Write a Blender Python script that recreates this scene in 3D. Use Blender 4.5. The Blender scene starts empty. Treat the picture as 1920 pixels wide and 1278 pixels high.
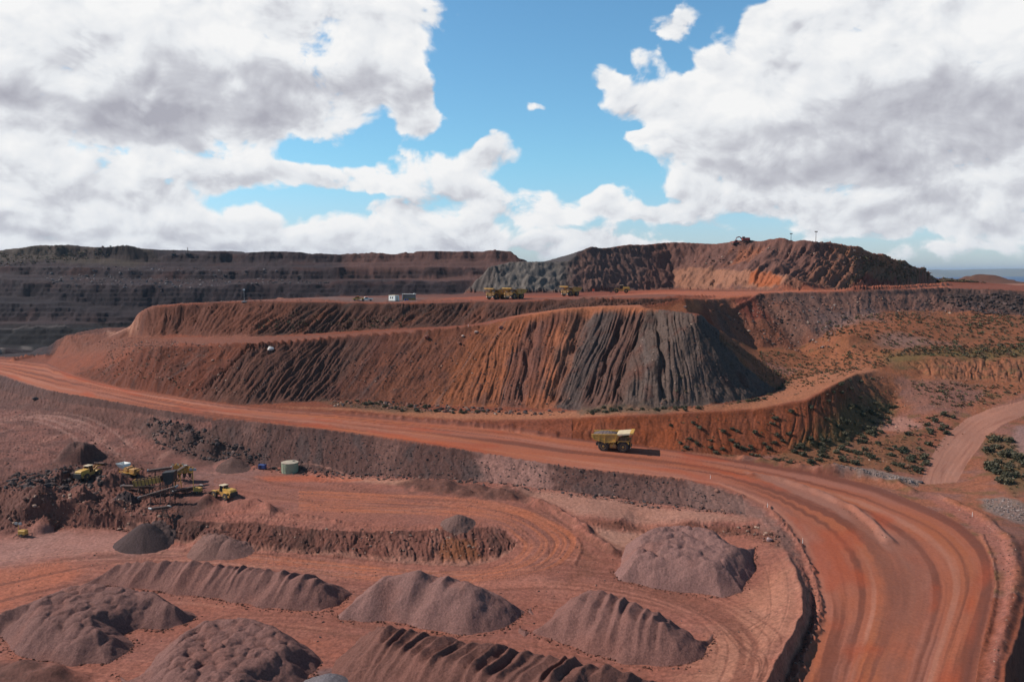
import bpy, bmesh, math, random
import numpy as np
from mathutils import Vector, Matrix
from mathutils.geometry import delaunay_2d_cdt
R = math.radians
SC = bpy.context.scene
COL = SC.collection
# ------------------------------------------------------------------ camera
F = 1500.0
THETA = math.atan(131.0 / F)
cam = bpy.data.cameras.new('camera'); cam.sensor_width = 36.0; cam.lens = 36.0 * F / 1920.0
cam.clip_start = 1.0; cam.clip_end = 200000.0
camo = bpy.data.objects.new('camera', cam); COL.objects.link(camo)
camo.location = (0, 0, 0); camo.rotation_euler = (math.pi / 2 - THETA, 0, 0)
SC.camera = camo
# ------------------------------------------------------------------ light
SUN_EL = R(40); SUN_AZ = R(-84)          # azimuth from +Y, clockwise positive: sun stands left, a little beyond
sd = bpy.data.lights.new('sun', 'SUN'); sd.energy = 5.0; sd.angle = R(0.53); sd.color = (1.0, 0.95, 0.88)
so = bpy.data.objects.new('sun', sd); COL.objects.link(so)
sv = Vector((math.sin(SUN_AZ) * math.cos(SUN_EL), math.cos(SUN_AZ) * math.cos(SUN_EL), math.sin(SUN_EL)))
so.rotation_euler = (-sv).to_track_quat('-Z', 'Y').to_euler()
SC.view_settings.view_transform = 'Standard'; SC.view_settings.look = 'None'
SC.view_settings.exposure = 0.0; SC.view_settings.gamma = 1.0
SC.render.engine = 'CYCLES'
SC.cycles.max_bounces = 5; SC.cycles.diffuse_bounces = 2
# ------------------------------------------------------------------ sky with cumulus clouds
W = bpy.data.worlds.new('World'); SC.world = W; W.use_nodes = True
def build_world():
    nt = W.node_tree; nt.nodes.clear(); N = nt.nodes; L = nt.links
    out = N.new('ShaderNodeOutputWorld')
    sky = N.new('ShaderNodeTexSky'); sky.sky_type = 'NISHITA'; sky.sun_disc = False
    sky.sun_elevation = SUN_EL; sky.sun_rotation = SUN_AZ; sky.air_density = 1.0; sky.dust_density = 0.4; sky.ozone_density = 1.2
    def M(op, a, b=None, c=None, cl=False):
        n = N.new('ShaderNodeMath'); n.operation = op; n.use_clamp = cl
        for i, v in enumerate((a, b, c)):
            if v is None: continue
            if isinstance(v, (int, float)): n.inputs[i].default_value = v
            else: L.new(v, n.inputs[i])
        return n.outputs[0]
    def MR(v, a, b, c=0.0, d=1.0, smooth=True):
        n = N.new('ShaderNodeMapRange'); n.interpolation_type = 'SMOOTHSTEP' if smooth else 'LINEAR'
        L.new(v, n.inputs[0]); n.inputs[1].default_value = a; n.inputs[2].default_value = b
        n.inputs[3].default_value = c; n.inputs[4].default_value = d
        return n.outputs[0]
    def MIX(f, a, b):
        n = N.new('ShaderNodeMix'); n.data_type = 'RGBA'
        if isinstance(f, (int, float)): n.inputs[0].default_value = f
        else: L.new(f, n.inputs[0])
        for s, v in ((n.inputs[6], a), (n.inputs[7], b)):
            if isinstance(v, tuple): s.default_value = (*v, 1)
            else: L.new(v, s)
        return n.outputs[2]
    tc = N.new('ShaderNodeTexCoord'); sp = N.new('ShaderNodeSeparateXYZ'); L.new(tc.outputs['Generated'], sp.inputs[0])
    dx, dy, dz = sp.outputs
    az = M('ARCTAN2', dx, dy)
    el = M('ARCSINE', dz)
    # units of the cloud map: thousandths of a radian
    U = M('MULTIPLY', az, 1000.0); V = M('MULTIPLY', el, 1000.0)
    # cumulus banks: (azimuth, elevation, half width, half height, weight)
    BL = CLOUD_BLOBS
    base = None
    # edges of the banks wander with a broad noise
    def noise(off, scale, detail, rough, seed, sx=1.0, sy=1.0, dist=0.0):
        cb = N.new('ShaderNodeCombineXYZ')
        L.new(M('MULTIPLY_ADD', U, scale * sx, off[0] * scale * sx + seed), cb.inputs[0])
        L.new(M('MULTIPLY_ADD', V, scale * sy, off[1] * scale * sy + seed * 0.7), cb.inputs[1])
        cb.inputs[2].default_value = seed * 1.3
        n = N.new('ShaderNodeTexNoise'); n.noise_dimensions = '3D'; n.inputs['Scale'].default_value = 1.0
        n.inputs['Detail'].default_value = detail; n.inputs['Roughness'].default_value = rough
        n.inputs['Distortion'].default_value = dist
        L.new(cb.outputs[0], n.inputs['Vector']); return n.outputs['Fac']
    wU = M('MULTIPLY_ADD', noise((0, 0), 0.012, 3, .5, 3.1), 90, -45); wV = M('MULTIPLY_ADD', noise((0, 0), 0.014, 3, .5, 9.7), 60, -30)
    Uw = M('ADD', U, wU); Vw = M('ADD', V, wV)
    grad = None
    for (a, e, wa, we, wt) in BL:
        p = M('MULTIPLY_ADD', Uw, 1.0 / wa, -a / wa); q = M('MULTIPLY_ADD', Vw, 1.0 / we, -e / we)
        r2 = M('MULTIPLY_ADD', p, p, M('MULTIPLY', q, q))
        g = M('MULTIPLY', M('EXPONENT', M('MULTIPLY', M('MULTIPLY', r2, r2), -0.7)), wt)
        base = g if base is None else M('ADD', base, g)
        gg = M('MULTIPLY', g, q); grad = gg if grad is None else M('ADD', grad, gg)
    base = M('MINIMUM', base, 1.12)
    def dens(off):
        return noise(off, 0.0115, 7, 0.57, 5.3, 1.0, 1.3, 0.3)
    n0 = dens((0, 0)); n1 = dens((-6, 10)); nL0 = noise((0, 0), 0.0095, 2, 0.5, 31.3, 1.0, 1.4, 0.4); nL1 = noise((-16, 30), 0.0095, 2, 0.5, 31.3, 1.0, 1.4, 0.4)
    cb = N.new('ShaderNodeCombineXYZ')
    L.new(M('MULTIPLY_ADD', U, 0.030, M('MULTIPLY', n0, 2.2)), cb.inputs[0]); L.new(M('MULTIPLY_ADD', V, 0.040, M('MULTIPLY', n0, 1.6)), cb.inputs[1])
    vo = N.new('ShaderNodeTexVoronoi'); vo.voronoi_dimensions = '2D'; vo.feature = 'F1'; vo.inputs['Scale'].default_value = 1.0; vo.inputs['Detail'].default_value = 1.0
    L.new(cb.outputs[0], vo.inputs['Vector']); puff = M('SUBTRACT', 0.5, vo.outputs['Distance'])
    D0 = M('ADD', base, M('MULTIPLY_ADD', n0, 2.45, M('MULTIPLY_ADD', puff, 0.24, -1.27)))
    cover = MR(D0, 0.34, 0.68)
    relief = M('SUBTRACT', n0, n1)
    thick = MR(D0, 0.6, 1.5)
    # tops white, bases grey
    shade = M('MULTIPLY_ADD', grad, 0.30, M('MULTIPLY_ADD', thick, -0.24, M('MULTIPLY_ADD', M('SUBTRACT', nL0, nL1), 1.1, 0.86)))
    shade = M('ADD', shade, M('MULTIPLY_ADD', relief, 2.1, M('MULTIPLY', puff, 0.25)))
    under = None
    for (a, e, wa, we, wt) in CLOUD_GREYS:
        p = M('MULTIPLY_ADD', Uw, 1.0 / wa, -a / wa); q = M('MULTIPLY_ADD', Vw, 1.0 / we, -e / we)
        r2 = M('MULTIPLY_ADD', p, p, M('MULTIPLY', q, q))
        g = M('MULTIPLY', M('EXPONENT', M('MULTIPLY', r2, -1.0)), wt)
        under = g if under is None else M('ADD', under, g)
    shade = M('SUBTRACT', shade, under)
    shade = M('MAXIMUM', M('MINIMUM', shade, 1.0), 0.0)
    cr = N.new('ShaderNodeValToRGB'); L.new(shade, cr.inputs[0])
    e = cr.color_ramp.elements
    e[0].position = 0.0; e[0].color = (0.44, 0.44, 0.50, 1)
    e[1].position = 1.0; e[1].color = (0.98, 0.98, 0.98, 1)
    x = e.new(0.40); x.color = (0.63, 0.64, 0.69, 1)
    x = e.new(0.68); x.color = (0.85, 0.87, 0.90, 1)
    # clouds only where a sky this broken has them: they thin toward the zenith and keep off below the horizon
    bgs = N.new('ShaderNodeBackground'); L.new(MIX(1.0, sky.outputs[0], sky.outputs[0]), bgs.inputs[0])
    # blue of the clear sky, dimmed overhead out of view to cut fill light
    tint = N.new('ShaderNodeMix'); tint.data_type = 'RGBA'; tint.blend_type = 'MULTIPLY'; tint.inputs[0].default_value = 1.0
    L.new(sky.outputs[0], tint.inputs[6]); L.new(MIX(MR(V, 420, 950), MIX(MR(V, 0, 150), (0.66, 0.80, 1.12), SKY_TINT), (0.30, 0.36, 0.36)), tint.inputs[7])
    L.new(tint.outputs[2], bgs.inputs[0]); bgs.inputs[1].default_value = SKY_STRENGTH
    bgc = N.new('ShaderNodeBackground'); L.new(cr.outputs[0], bgc.inputs[0]); bgc.inputs[1].default_value = CLOUD_STRENGTH
    mx = N.new('ShaderNodeMixShader')
    hz = MR(V, 2, 22)
    L.new(M('MULTIPLY', cover, hz), mx.inputs[0]); L.new(bgs.outputs[0], mx.inputs[1]); L.new(bgc.outputs[0], mx.inputs[2])
    L.new(mx.outputs[0], out.inputs[0])
def sky_at(px, py, w, h, wt):
    """position in the sky (thousandths of a radian) of a cloud bank"""
    a = (px - 960) / F; b = (639 - py) / F
    v = Vector((a, math.cos(THETA) + b * math.sin(THETA), -math.sin(THETA) + b * math.cos(THETA))).normalized()
    return (math.atan2(v.x, v.y) * 1000, math.asin(v.z) * 1000, w / 1.5, h / 1.5, wt)
CLOUD_BLOBS = [sky_at(*q) for q in (
    (60, 80, 330, 130, .95), (380, 70, 260, 130, 1.0), (600, 60, 190, 95, .95), (690, 110, 90, 90, .6), (420, 215, 250, 55, .8), (120, 200, 230, 55, .7), (770, 195, 40, 60, .75), (700, 25, 70, 40, .4),
    (170, 335, 210, 45, .7), (420, 318, 90, 32, .7), (610, 330, 120, 20, .7), (200, 408, 300, 36, .55), (560, 425, 240, 32, .5), (60, 380, 160, 30, .4),
    (822, 338, 95, 52, .95), (945, 287, 48, 36, .95), (1000, 382, 115, 40, .85), (840, 418, 130, 24, .5), (720, 382, 50, 14, .5), (1145, 372, 40, 28, .6),
    (1100, 440, 330, 26, .45), (1720, 90, 290, 150, .95), (1900, 230, 200, 160, .9), (1480, 190, 190, 100, .75), (1240, 170, 80, 34, .75), (1400, 260, 190, 60, .75), (1560, 330, 260, 60, .75),
    (1320, 345, 100, 32, .6), (1235, 243, 60, 16, .75), (1140, 155, 30, 16, .6), (1255, 42, 55, 28, .5), (1480, 20, 60, 30, .5), (1205, 108, 26, 18, .7), (1330, 100, 40, 18, .6), (1560, 45, 120, 50, .5), (1120, 72, 14, 8, .4),
    (1440, 400, 300, 24, .5), (1650, 425, 120, 22, .5), (1890, 405, 90, 36, .7), (1000, 209, 28, 8, .45), (300, 468, 700, 20, .68), (1200, 395, 90, 20, .5),
    (200, 455, 420, 26, .75), (700, 448, 260, 20, .6), (1200, 478, 400, 16, .6), (1050, 455, 60, 22, .6), (1660, 470, 200, 14, .45), (-500, 200, 400, 220, .6), (2500, 200, 400, 220, .6), (-200, 420, 300, 40, .5))]
CLOUD_GREYS = [sky_at(*q) for q in (
    (430, 218, 230, 34, .28), (60, 198, 200, 24, .24), (330, 165, 120, 40, .12), (1850, 215, 150, 40, .34), (1640, 300, 300, 28, .25), (330, 440, 330, 18, .22), (1250, 440, 260, 20, .2), (820, 378, 60, 10, .25), (200, 365, 200, 14, .2),
    (1500, 385, 300, 16, .2), (1700, 170, 90, 40, .15))]
SKY_TINT = (0.62, 0.98, 1.10); SKY_STRENGTH = 0.135; CLOUD_STRENGTH = 0.95
build_world()
# ------------------------------------------------------------------ survey helpers
CT, ST = math.cos(THETA), math.sin(THETA)
def ray(px, py):
    a = (px - 960) / F; b = (639 - py) / F
    return a, CT + b * ST, -ST + b * CT
def P(px, py, z):
    a, y, zz = ray(px, py); t = z / zz
    return (a * t, y * t, z)
def PD(px, py, D):
    a, y, zz = ray(px, py); t = D / y
    return (a * t, D, zz * t)
def proj(X, Y, Z):
    c = Y * CT - Z * ST; v = Y * ST + Z * CT
    return 960 + F * X / c, 639 - F * v / c
_r = np.random.RandomState(7)
PERM = _r.permutation(256); GA = _r.rand(256) * 2 * np.pi; GX = np.cos(GA); GY = np.sin(GA)
def perlin(x, y, seed=0):
    x = np.asarray(x, dtype=np.float64); y = np.asarray(y, dtype=np.float64)
    xi = np.floor(x).astype(np.int64); yi = np.floor(y).astype(np.int64); xf = x - xi; yf = y - yi
    def g(ix, iy, fx, fy):
        h = PERM[(PERM[(ix + seed * 17) & 255] + iy + seed * 31) & 255]
        return GX[h] * fx + GY[h] * fy
    u = xf * xf * xf * (xf * (xf * 6 - 15) + 10); v = yf * yf * yf * (yf * (yf * 6 - 15) + 10)
    a = g(xi, yi, xf, yf); b = g(xi + 1, yi, xf - 1, yf); c = g(xi, yi + 1, xf, yf - 1); d = g(xi + 1, yi + 1, xf - 1, yf - 1)
    return 1.45 * ((a + (b - a) * u) + ((c + (d - c) * u) - (a + (b - a) * u)) * v)
def fbm(x, y, oct=4, seed=0, gain=.5):
    s = 0; a = 1; t = 0
    for i in range(oct):
        s = s + a * perlin(x * 2 ** i + 13.7 * i, y * 2 ** i + 7.1 * i, seed + i); t += a; a *= gain
    return s / t
def ridged(x, y, oct=3, seed=0):
    s = 0; a = 1; t = 0
    for i in range(oct):
        s = s + a * (1 - np.abs(perlin(x * 2 ** i + 5.3 * i, y * 2 ** i + 9.1 * i, seed + i)) * 1.6); t += a; a *= .5
    return s / t
def smooth(x, a, b):
    t = np.clip((x - a) / (b - a), 0, 1); return t * t * (3 - 2 * t)
# ------------------------------------------------------------------ break lines of the mine (image bearing + level)
RN = [(-240,655,-44),(-60,668,-45),(30,676,-45.5),(87,682,-46),(133,703,-46.5),(200,722,-47),(300,740,-47.5),(400,757,-48),(520,770,-49),(640,777,-49.5),(807,793,-51),(960,808,-52.5),(1057,823,-53.3),(1207,838,-54.5),(1280,850,-55),(1417,869,-57),(1537,888,-58.5),(1643,912,-60),(1719,943,-61),(1794,977,-61.5),(1842,1018,-62),(1863,1059,-62.5),(1866,1100,-63),(1856,1148,-63.5),(1842,1203,-64),(1829,1278,-64.5),(1815,1400,-65)]
RS = [(-240,680,-44.8),(-60,692,-45.6),(0,700,-46),(33,712,-46.3),(100,732,-47),(200,750,-47.5),(300,768,-48),(400,782,-48.5),(500,793,-49),(640,808,-50),(773,828,-51),(873,843,-52),(960,857,-52.8),(1086,878,-53.8),(1200,890,-54.6),(1280,898,-55.2),(1349,909,-56),(1393,929,-56.8),(1438,953,-57.6),(1472,987,-58.6),(1499,1022,-59.6),(1520,1059,-60.6),(1534,1100,-61.6),(1540,1142,-62.4),(1534,1176,-63),(1516,1217,-63.6),(1492,1278,-64.2),(1450,1400,-65)]
RIMF = [(1503,1060,-60.9),(1518,1100,-62),(1523,1142,-62.9),(1516,1176,-63.4),(1497,1217,-63.9),(1471,1278,-64.4),(1425,1400,-65)]
RIM = [(1425,965,-58),(1462,1005,-58.6),(1490,1060,-59),(1505,1105,-59.5),(1506,1150,-59.9),(1484,1195,-60.2),(1455,1240,-60.4),(1437,1278,-60.6),(1385,1400,-61)]
TS = [(-240,718,-51.5),(-60,738,-52.3),(0,750,-52.5),(100,768,-52.5),(180,782,-53),(260,800,-54),(330,835,-56),(400,862,-59.2),(470,873,-60),(540,884,-60.3),(640,892,-60),(726,896,-59.5),(846,901,-58.8),(966,913,-58.8),(1068,925,-58.5),(1189,940,-59),(1280,951,-59),(1340,957,-58.8),(1400,965,-58.4)]
LC = [(290,648,-30),(360,647,-29.5),(467,645,-28.2),(560,638,-27.2),(640,631,-26.2),(740,625,-24.9),(830,618,-23.4),(920,606,-20.7),(973,593,-17.8),(1030,583,-15.6),(1073,577,-14.3),(1140,574,-13.6),(1207,576,-13.9),(1228,578,-14.1),(1297,587,-15.2),(1305,590,-15.5),(1308.5,591,-15.75),(1311,591,-15.85),(1312.5,590,-15.8),(1313,588,-15.7)]
LT = [(133,703,-46.5),(230,727,-47.15),(350,748.5,-47.75),(450,761,-48.4),(540,757,-47.7),(640,752,-47.6),(730,757,-48.1),(810,762,-48.5),(923,765,-48.1),(985,767,-47.7),(1015,768,-47.5),(1058,770,-47.1),(1128,773,-46.6),(1235,768,-45.2),(1330,760,-44.1),(1400,751,-43.6),(1447,737,-43),(1480,713,-42.3),(1475,697,-41.5),(1430,672,-37)]
SCR = [(520,765,-48.2),(640,766,-47.9),(807,777,-49),(923,787,-49.3),(1000,787,-48.6),(1073,781,-47.3),(1173,778,-46.1),(1280,772,-44.9),(1413,765,-44.3),(1513,748,-42.3),(1563,720,-39.2),(1607,698,-38.4),(1645,692,-39)]
SFT = [(1420,858,-56.6),(1500,850,-56),(1570,835,-55.5),(1640,800,-53.5),(1672,765,-50.5),(1690,735,-46),(1703,712,-42.6)]
PC = [(383,567,-14.2),(467,564,-13.3),(560,565,-13.4),(640,566,-13.7),(750,568,-14),(830,567,-13.9),(890,565,-13.6),(930,565,-13.4),(970,565,-13.2),(1050,562,-12.6),(1130,560,-11.8),(1200,558,-11.4),(1280,556,-11),(1345,555,-11.9)]
UF = [(330,630,-29.2),(400,633,-28.7),(467,633,-28.1),(560,628,-27),(640,622,-26),(750,617,-24.5),(830,613,-23.5),(890,608,-22),(930,599,-20),(970,590,-18.5),(1050,579,-15.8),(1130,573,-14.4),(1200,571,-14.2),(1280,568.5,-13.8)]
RWC = [(1310,566,-14),(1363,558.5,-12.6),(1430,552,-11.2),(1500,548,-10.4),(1560,547,-10.3),(1613,546,-10.1),(1700,543,-9.6),(1780,540,-9.0),(1850,541,-9.4),(1920,545,-10.6),(2160,552,-12.8)]
RWT = [(1350,615,-24),(1385,640,-30.5),(1413,653,-34),(1497,653,-34.5),(1540,630,-29),(1613,590,-20.8),(1680,584,-19.8),(1747,583,-20),(1840,585,-20.5),(1920,592,-22),(2160,600,-24)]
HT = [(870,548,-13.5),(940,549,-13.5),(1000,549,-13.5),(1060,548,-13.4),(1130,547,-13.3),(1200,544,-13),(1265,542,-12.8),(1330,543,-12.8),(1400,545,-12.8),(1460,545.5,-12.5),(1530,545,-12.2),(1613,541.5,-12),(1700,537,-12.1),(1756,533,-12.3)]
HC = [(925,497,512),(955,490,520),(1010,490,524),(1062,490,530),(1100,467,555),(1150,463,580),(1250,458,615),(1330,455,612),(1400,452,590),(1460,452,580),(1530,455,570),(1600,462,585),(1640,475,600),(1690,490,640),(1730,505,690),(1757,522,765)]
def C3(l): return [P(*p) for p in l]
def C3D(l): return [PD(*p) for p in l]
LINES = []
LN = {}
def line(name, pts): LN[name] = pts; LINES.append(pts)
line('RN', C3(RN)); line('RS', C3(RS)); line('RIMF', C3(RIMF)); line('RIM', C3(RIM)); line('TS', C3(TS))
line('LC', C3(LC)); line('LT', C3(LT)); line('SCR', C3(SCR)); line('SFT', C3(SFT)); line('PC', C3(PC)); line('UF', C3(UF))
line('RWC', C3(RWC)); line('RWT', C3(RWT)); line('HT', C3(HT)); line('HC', C3D(HC))
# hill: pale cliff band under the long slope
line('cliff', C3D([(1262,507,592),(1300,502,585),(1340,503,574),(1400,505,534),(1450,509,522),(1480,515,508),(1530,528,522)]))
# hill: flat top running back, then falling away
line('hill_back', [(x, y + 90, z - 1.5) for x, y, z in C3D(HC)[4:]])
line('hill_foot', [(x * 1.12, y + 150, -14 if i > 3 else -40) for i, (x, y, z) in enumerate(C3D(HC)[4:])])
line('grey_back', [(x, y + 45, z - 1) for x, y, z in C3D(HC)[:4]])
line('grey_foot', [(x - 14, y + 120, -62) for x, y, z in C3D(HC)[:4]])
# lower floor
line('bank_top', C3([(-240,925,-56.5),(0,928,-57.5),(100,935,-59),(200,952,-60),(300,966,-60),(350,973,-60),(400,961,-60),(480,975,-60),(560,985,-60),(640,991,-60),(730,991,-60),(811,990,-60),(870,986,-60),(915,985,-60.2),(948,992,-60.6),(966,1008,-61.3)]))
line('bank_foot', C3([(-240,1012,-64),(0,1006,-64.3),(100,992,-64.5),(220,990,-64.5),(330,1022,-64.5),(450,1032,-64.5),(560,1040,-64.5),(640,1047,-64.5),(777,1061,-64.5),(880,1064,-64.4),(931,1054,-64.1),(960,1035,-63.3),(970,1018,-62)]))
line('loop_a', C3([(1072,994,-60.8),(1062,1035,-62.3),(1000,1070,-63.4),(860,1090,-64.4)]))
line('loop_b', C3([(1000,948,-59.8),(1080,985,-60.8),(1145,1030,-61.8),(1175,1036,-62.2)]))
line('shelf_top', C3([(1115,974,-59.2),(1160,976,-59.3),(1280,979,-59.2),(1400,978,-59.1)]))
line('shelf_foot', C3([(1128,990,-61),(1190,994,-61.6),(1290,999,-61.6),(1410,1003,-61.2)]))
line('floor_r', C3([(1180,1060,-63.6),(1300,1130,-64.2),(1440,1100,-62.6),(1430,1180,-62.8),(1330,1278,-63.4)]))
line('floor_l', C3([(-240,1100,-64.3),(300,1160,-64.5),(900,1200,-64.5),(1200,1278,-64.2),(600,1278,-64.5),(-240,1278,-64.5)]))
line('floor_n', [(-190, 70, -64.5), (-60, 40, -65), (60, 40, -65), (190, 60, -75)])
line('floor_nn', [(-60, 10, -66), (60, 10, -66)])
line('left_mid', C3([(-240,790,-54),(50,800,-53.6),(150,825,-55),(230,850,-57)]))
line('up_floor', C3([(380,900,-60),(560,930,-60),(760,940,-60),(900,950,-59.8)]))
# right of the haul road
line('road_out', C3([(1742,924,-60.4),(1842,958,-60.7),(1915,1010,-61.2),(1938,1070,-61.8),(1925,1130,-62.6),(1906,1200,-63.4),(1884,1278,-64),(1864,1400,-64.5)]))
line('road_out_f', C3([(2010,1010,-64),(1985,1100,-66),(1965,1160,-67.5),(1940,1225,-69),(1915,1300,-70.5),(1895,1400,-71.5)]))
line('out_far', C3([(2160,980,-66),(2160,1100,-75),(2160,1278,-85)]))
line('acc_l', C3([(1726,909,-60.3),(1736,874,-59),(1756,840,-57.3),(1773,815,-55.3),(1813,785,-52.3),(1860,765,-49.6),(1920,750,-47.3),(2160,730,-44.5)]))
line('acc_r', C3([(1794,905,-60.3),(1815,867,-58.8),(1835,840,-57.2),(1850,820,-56),(1880,795,-52.8),(1920,779,-51),(2160,762,-49)]))
line('basin', C3([(1560,870,-57.3),(1640,860,-57),(1700,840,-56.5),(1725,800,-53.6),(1760,765,-49.6)]))
line('basin_r', C3([(1870,900,-58.5),(1920,860,-57.5),(2160,820,-56)]))
line('basin_rr', C3([(1900,950,-60),(1960,930,-59.8),(2160,900,-59)]))
line('low_bank_f', C3([(1728,706,-42),(1772,713,-42.5),(1850,715,-43),(1920,720,-43.3),(2160,725,-43)]))
line('low_bank_c', C3([(1670,684,-38),(1700,674,-36.3),(1750,670,-35.5),(1850,669,-35.7),(1920,670,-35.6),(2160,672,-35.6)]))
line('scrub', C3([(1520,672,-38),(1600,662,-35),(1680,652,-33),(1780,648,-32.5),(1920,643,-31.7),(2160,640,-31.3)]))
line('scrub2', C3([(1590,630,-28.3),(1700,615,-25.8),(1800,612,-25.8),(1920,615,-26.2),(2160,615,-26.2)]))
line('valley', [P(1325,628,-27), P(1345,645,-30), P(1385,664,-34.5)])
# left nose of the dump
line('nose', C3([(-240,640,-46.5),(-60,646,-46.3),(0,651,-46.2),(60,659,-45.6),(100,668,-44.8),(150,660,-39),(220,650,-33.5),(268,648,-30.6)]))
line('nose_back', [P(70,652,-44.5), P(90,647,-40), P(120,629,-34), P(150,621,-32), P(200,613,-30.5), P(243,612,-29.8)])
line('mound', [PD(238,617,384), PD(247,603,382), PD(257,587,376), PD(287,573,370), PD(330,569,366)])
line('mound_foot', C3([(243,630,-31),(285,632,-30)]))
# upper bench rear edge and the open pit behind it
line('bench_back', [PD(287,572.5,388), PD(383,567,392), PD(467,562,405), PD(560,558,425), P(640,555,-13.5), P(750,553,-13.5), P(853,551.5,-13.5), P(873,550,-13.5)])
line('pit_near', [(-300,470,-75), (-235,468,-75), (-205,452,-72), (-170,440,-66), (-130,440,-62), (-95,470,-62), (-70,515,-62), (-35,530,-62)])
line('pit_mid', [(-640,640,-75), (-420,640,-75), (-240,640,-75), (-60,650,-68), (40,670,-60)])
WL = [  # far pit wall, top to bottom: crest, face foot, bench lip ...
 [(-240,476,960),(0,469,950),(60,464,950),(110,462,948),(150,465,946),(240,467,944),(270,470,942),(300,477,940),(345,474,940),(400,474,940),(520,475,935),(640,475,930),(700,473,925),(820,473,915),(955,471,905),(990,489,900)],
 [(-240,490,952),(0,482,943),(110,482,940),(240,485,936),(300,489,932),(400,491,932),(520,491,928),(640,490,922),(820,489,908),(950,488,898)],
 [(-240,505,905),(0,499,895),(110,502,890),(240,506,885),(400,506,885),(520,505,880),(640,502,875),(820,501,865),(925,500,858)],
 [(-240,516,898),(0,511,888),(110,516,882),(240,521,876),(400,523,876),(520,524,872),(640,522,868),(820,520,856),(905,518,850)],
 [(-240,530,850),(0,524,842),(110,531,835),(240,537,830),(400,536,828),(520,534,824),(640,530,822),(820,527,812),(895,525,806)],
 [(-240,556,838),(0,552,832),(110,560,822),(240,580,812),(400,575,812),(520,566,810),(640,552,808),(820,548,800),(890,545,795)],
 [(-240,572,800),(0,566,792),(110,574,785),(240,592,780),(400,585,780),(640,575,780),(890,565,770)],
 [(-240,606,785),(0,602,778),(130,600,772),(240,615,768),(640,610,760),(890,600,750)],
 [(-240,618,752),(0,614,748),(130,609,745),(240,622,740),(640,620,730),(890,612,720)],
 [(-240,650,730),(0,645,726),(130,645,722),(640,650,712),(890,640,705)]]
for i, l in enumerate(WL): line('wall%d' % i, C3D(l))
line('wall_back', [(-720,1080,20), (-400,1080,26), (-200,1080,18), (-20,1080,15), (70,1000,-20)])
line('wall_end', [(60,860,-40), (60,780,-62)])
# country beyond, dropping to the sea
line('plain1', [P(1770,535.5,-12.8), P(1800,535,-13), P(1920,535,-13.5), P(2160,537,-14)])
line('plain2', [(240,900,-13.3), (480,985,-13.4), (560,1000,-13.6), (860,1080,-14)])
line('drop', [(-1150,1500,-60), (-200,1500,-60), (420,1500,-124), (1300,1500,-124)])
line('drop2', [(-1450,1800,-126), (1450,1800,-126)])
line('hull', [(-60,10,-66), (-230,40,-66), (-700,520,-75), (-840,960,24), (-1250,1250,-20), (-1450,1800,-126)])
line('hullr', [(60,10,-66), (230,60,-85), (860,1080,-14), (1200,1450,-124), (1450,1800,-126)])
def build_tin():
    vs = []; zs = []; es = []
    for l in LINES:
        k = len(vs)
        for x, y, z in l: vs.append(Vector((x, y))); zs.append(z)
        es += [(k + i, k + i + 1) for i in range(len(l) - 1)]
    ov, oe, of, ovi, oei, ofi = delaunay_2d_cdt(vs, es, [], 0, 1e-3)
    oz = np.zeros(len(ov)); bad = []
    for i, o in enumerate(ovi):
        if o: oz[i] = np.mean([zs[k] for k in o])
        else: bad.append(i)
    for i in bad:                                   # two break lines crossed: take the level of the nearer one
        p = ov[i]; best = None
        for a, b in es:
            A, B = vs[a], vs[b]; d = B - A; t = (p - A).dot(d) / max(d.length_squared, 1e-9)
            if -.001 <= t <= 1.001:
                e = (A + d * t - p).length
                if e < .05: best = zs[a] + (zs[b] - zs[a]) * t
        oz[i] = best if best is not None else 0
    V = np.array([(v.x, v.y) for v in ov]); T = [f for f in of]
    tri = []
    for f in T:
        for k in range(1, len(f) - 1): tri.append((f[0], f[k], f[k + 1]))
    return V, oz, np.array(tri)
def LNAME(k):
    for n, l in LN.items():
        if k < len(l): return n
        k -= len(l)
TV, TZ, TT = build_tin()
# lattice in bearing (u = X/Y) and log distance
NU, NV = 1700, 3600
UU = np.linspace(-0.80, 0.80, NU); VV = np.linspace(math.log(62), math.log(1790), NV)
LATZ = np.full((NU, NV), -66.0, dtype=np.float64)
def raster(v2, tris, vals, outs):
    """write linear interpolants of vals over triangles into lattice arrays"""
    du = UU[1] - UU[0]; dv = VV[1] - VV[0]
    for t in tris:
        p = v2[t]
        yy = p[:, 1]
        if (yy < 15).all(): continue
        y_ = np.maximum(yy, 8.0)
        u0 = (p[:, 0] / y_).min(); u1 = (p[:, 0] / y_).max()
        i0 = max(0, int((u0 - UU[0]) / du)); i1 = min(NU, int((u1 - UU[0]) / du) + 2)
        j0 = max(0, int((math.log(y_.min()) - VV[0]) / dv)); j1 = min(NV, int((math.log(y_.max()) - VV[0]) / dv) + 2)
        if i0 >= i1 or j0 >= j1: continue
        Y = np.exp(VV[j0:j1])[None, :]; X = UU[i0:i1][:, None] * Y
        (x1, y1), (x2, y2), (x3, y3) = p
        det = (y2 - y3) * (x1 - x3) + (x3 - x2) * (y1 - y3)
        if abs(det) < 1e-9: continue
        a = ((y2 - y3) * (X - x3) + (x3 - x2) * (Y - y3)) / det
        b = ((y3 - y1) * (X - x3) + (x1 - x3) * (Y - y3)) / det
        c = 1 - a - b
        m = (a >= -1e-6) & (b >= -1e-6) & (c >= -1e-6)
        for o, vv in zip(outs, vals):
            w = a * vv[t[0]] + b * vv[t[1]] + c * vv[t[2]]
            o[i0:i1, j0:j1][m] = w[m]
raster(TV, TT, [TZ], [LATZ])
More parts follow.
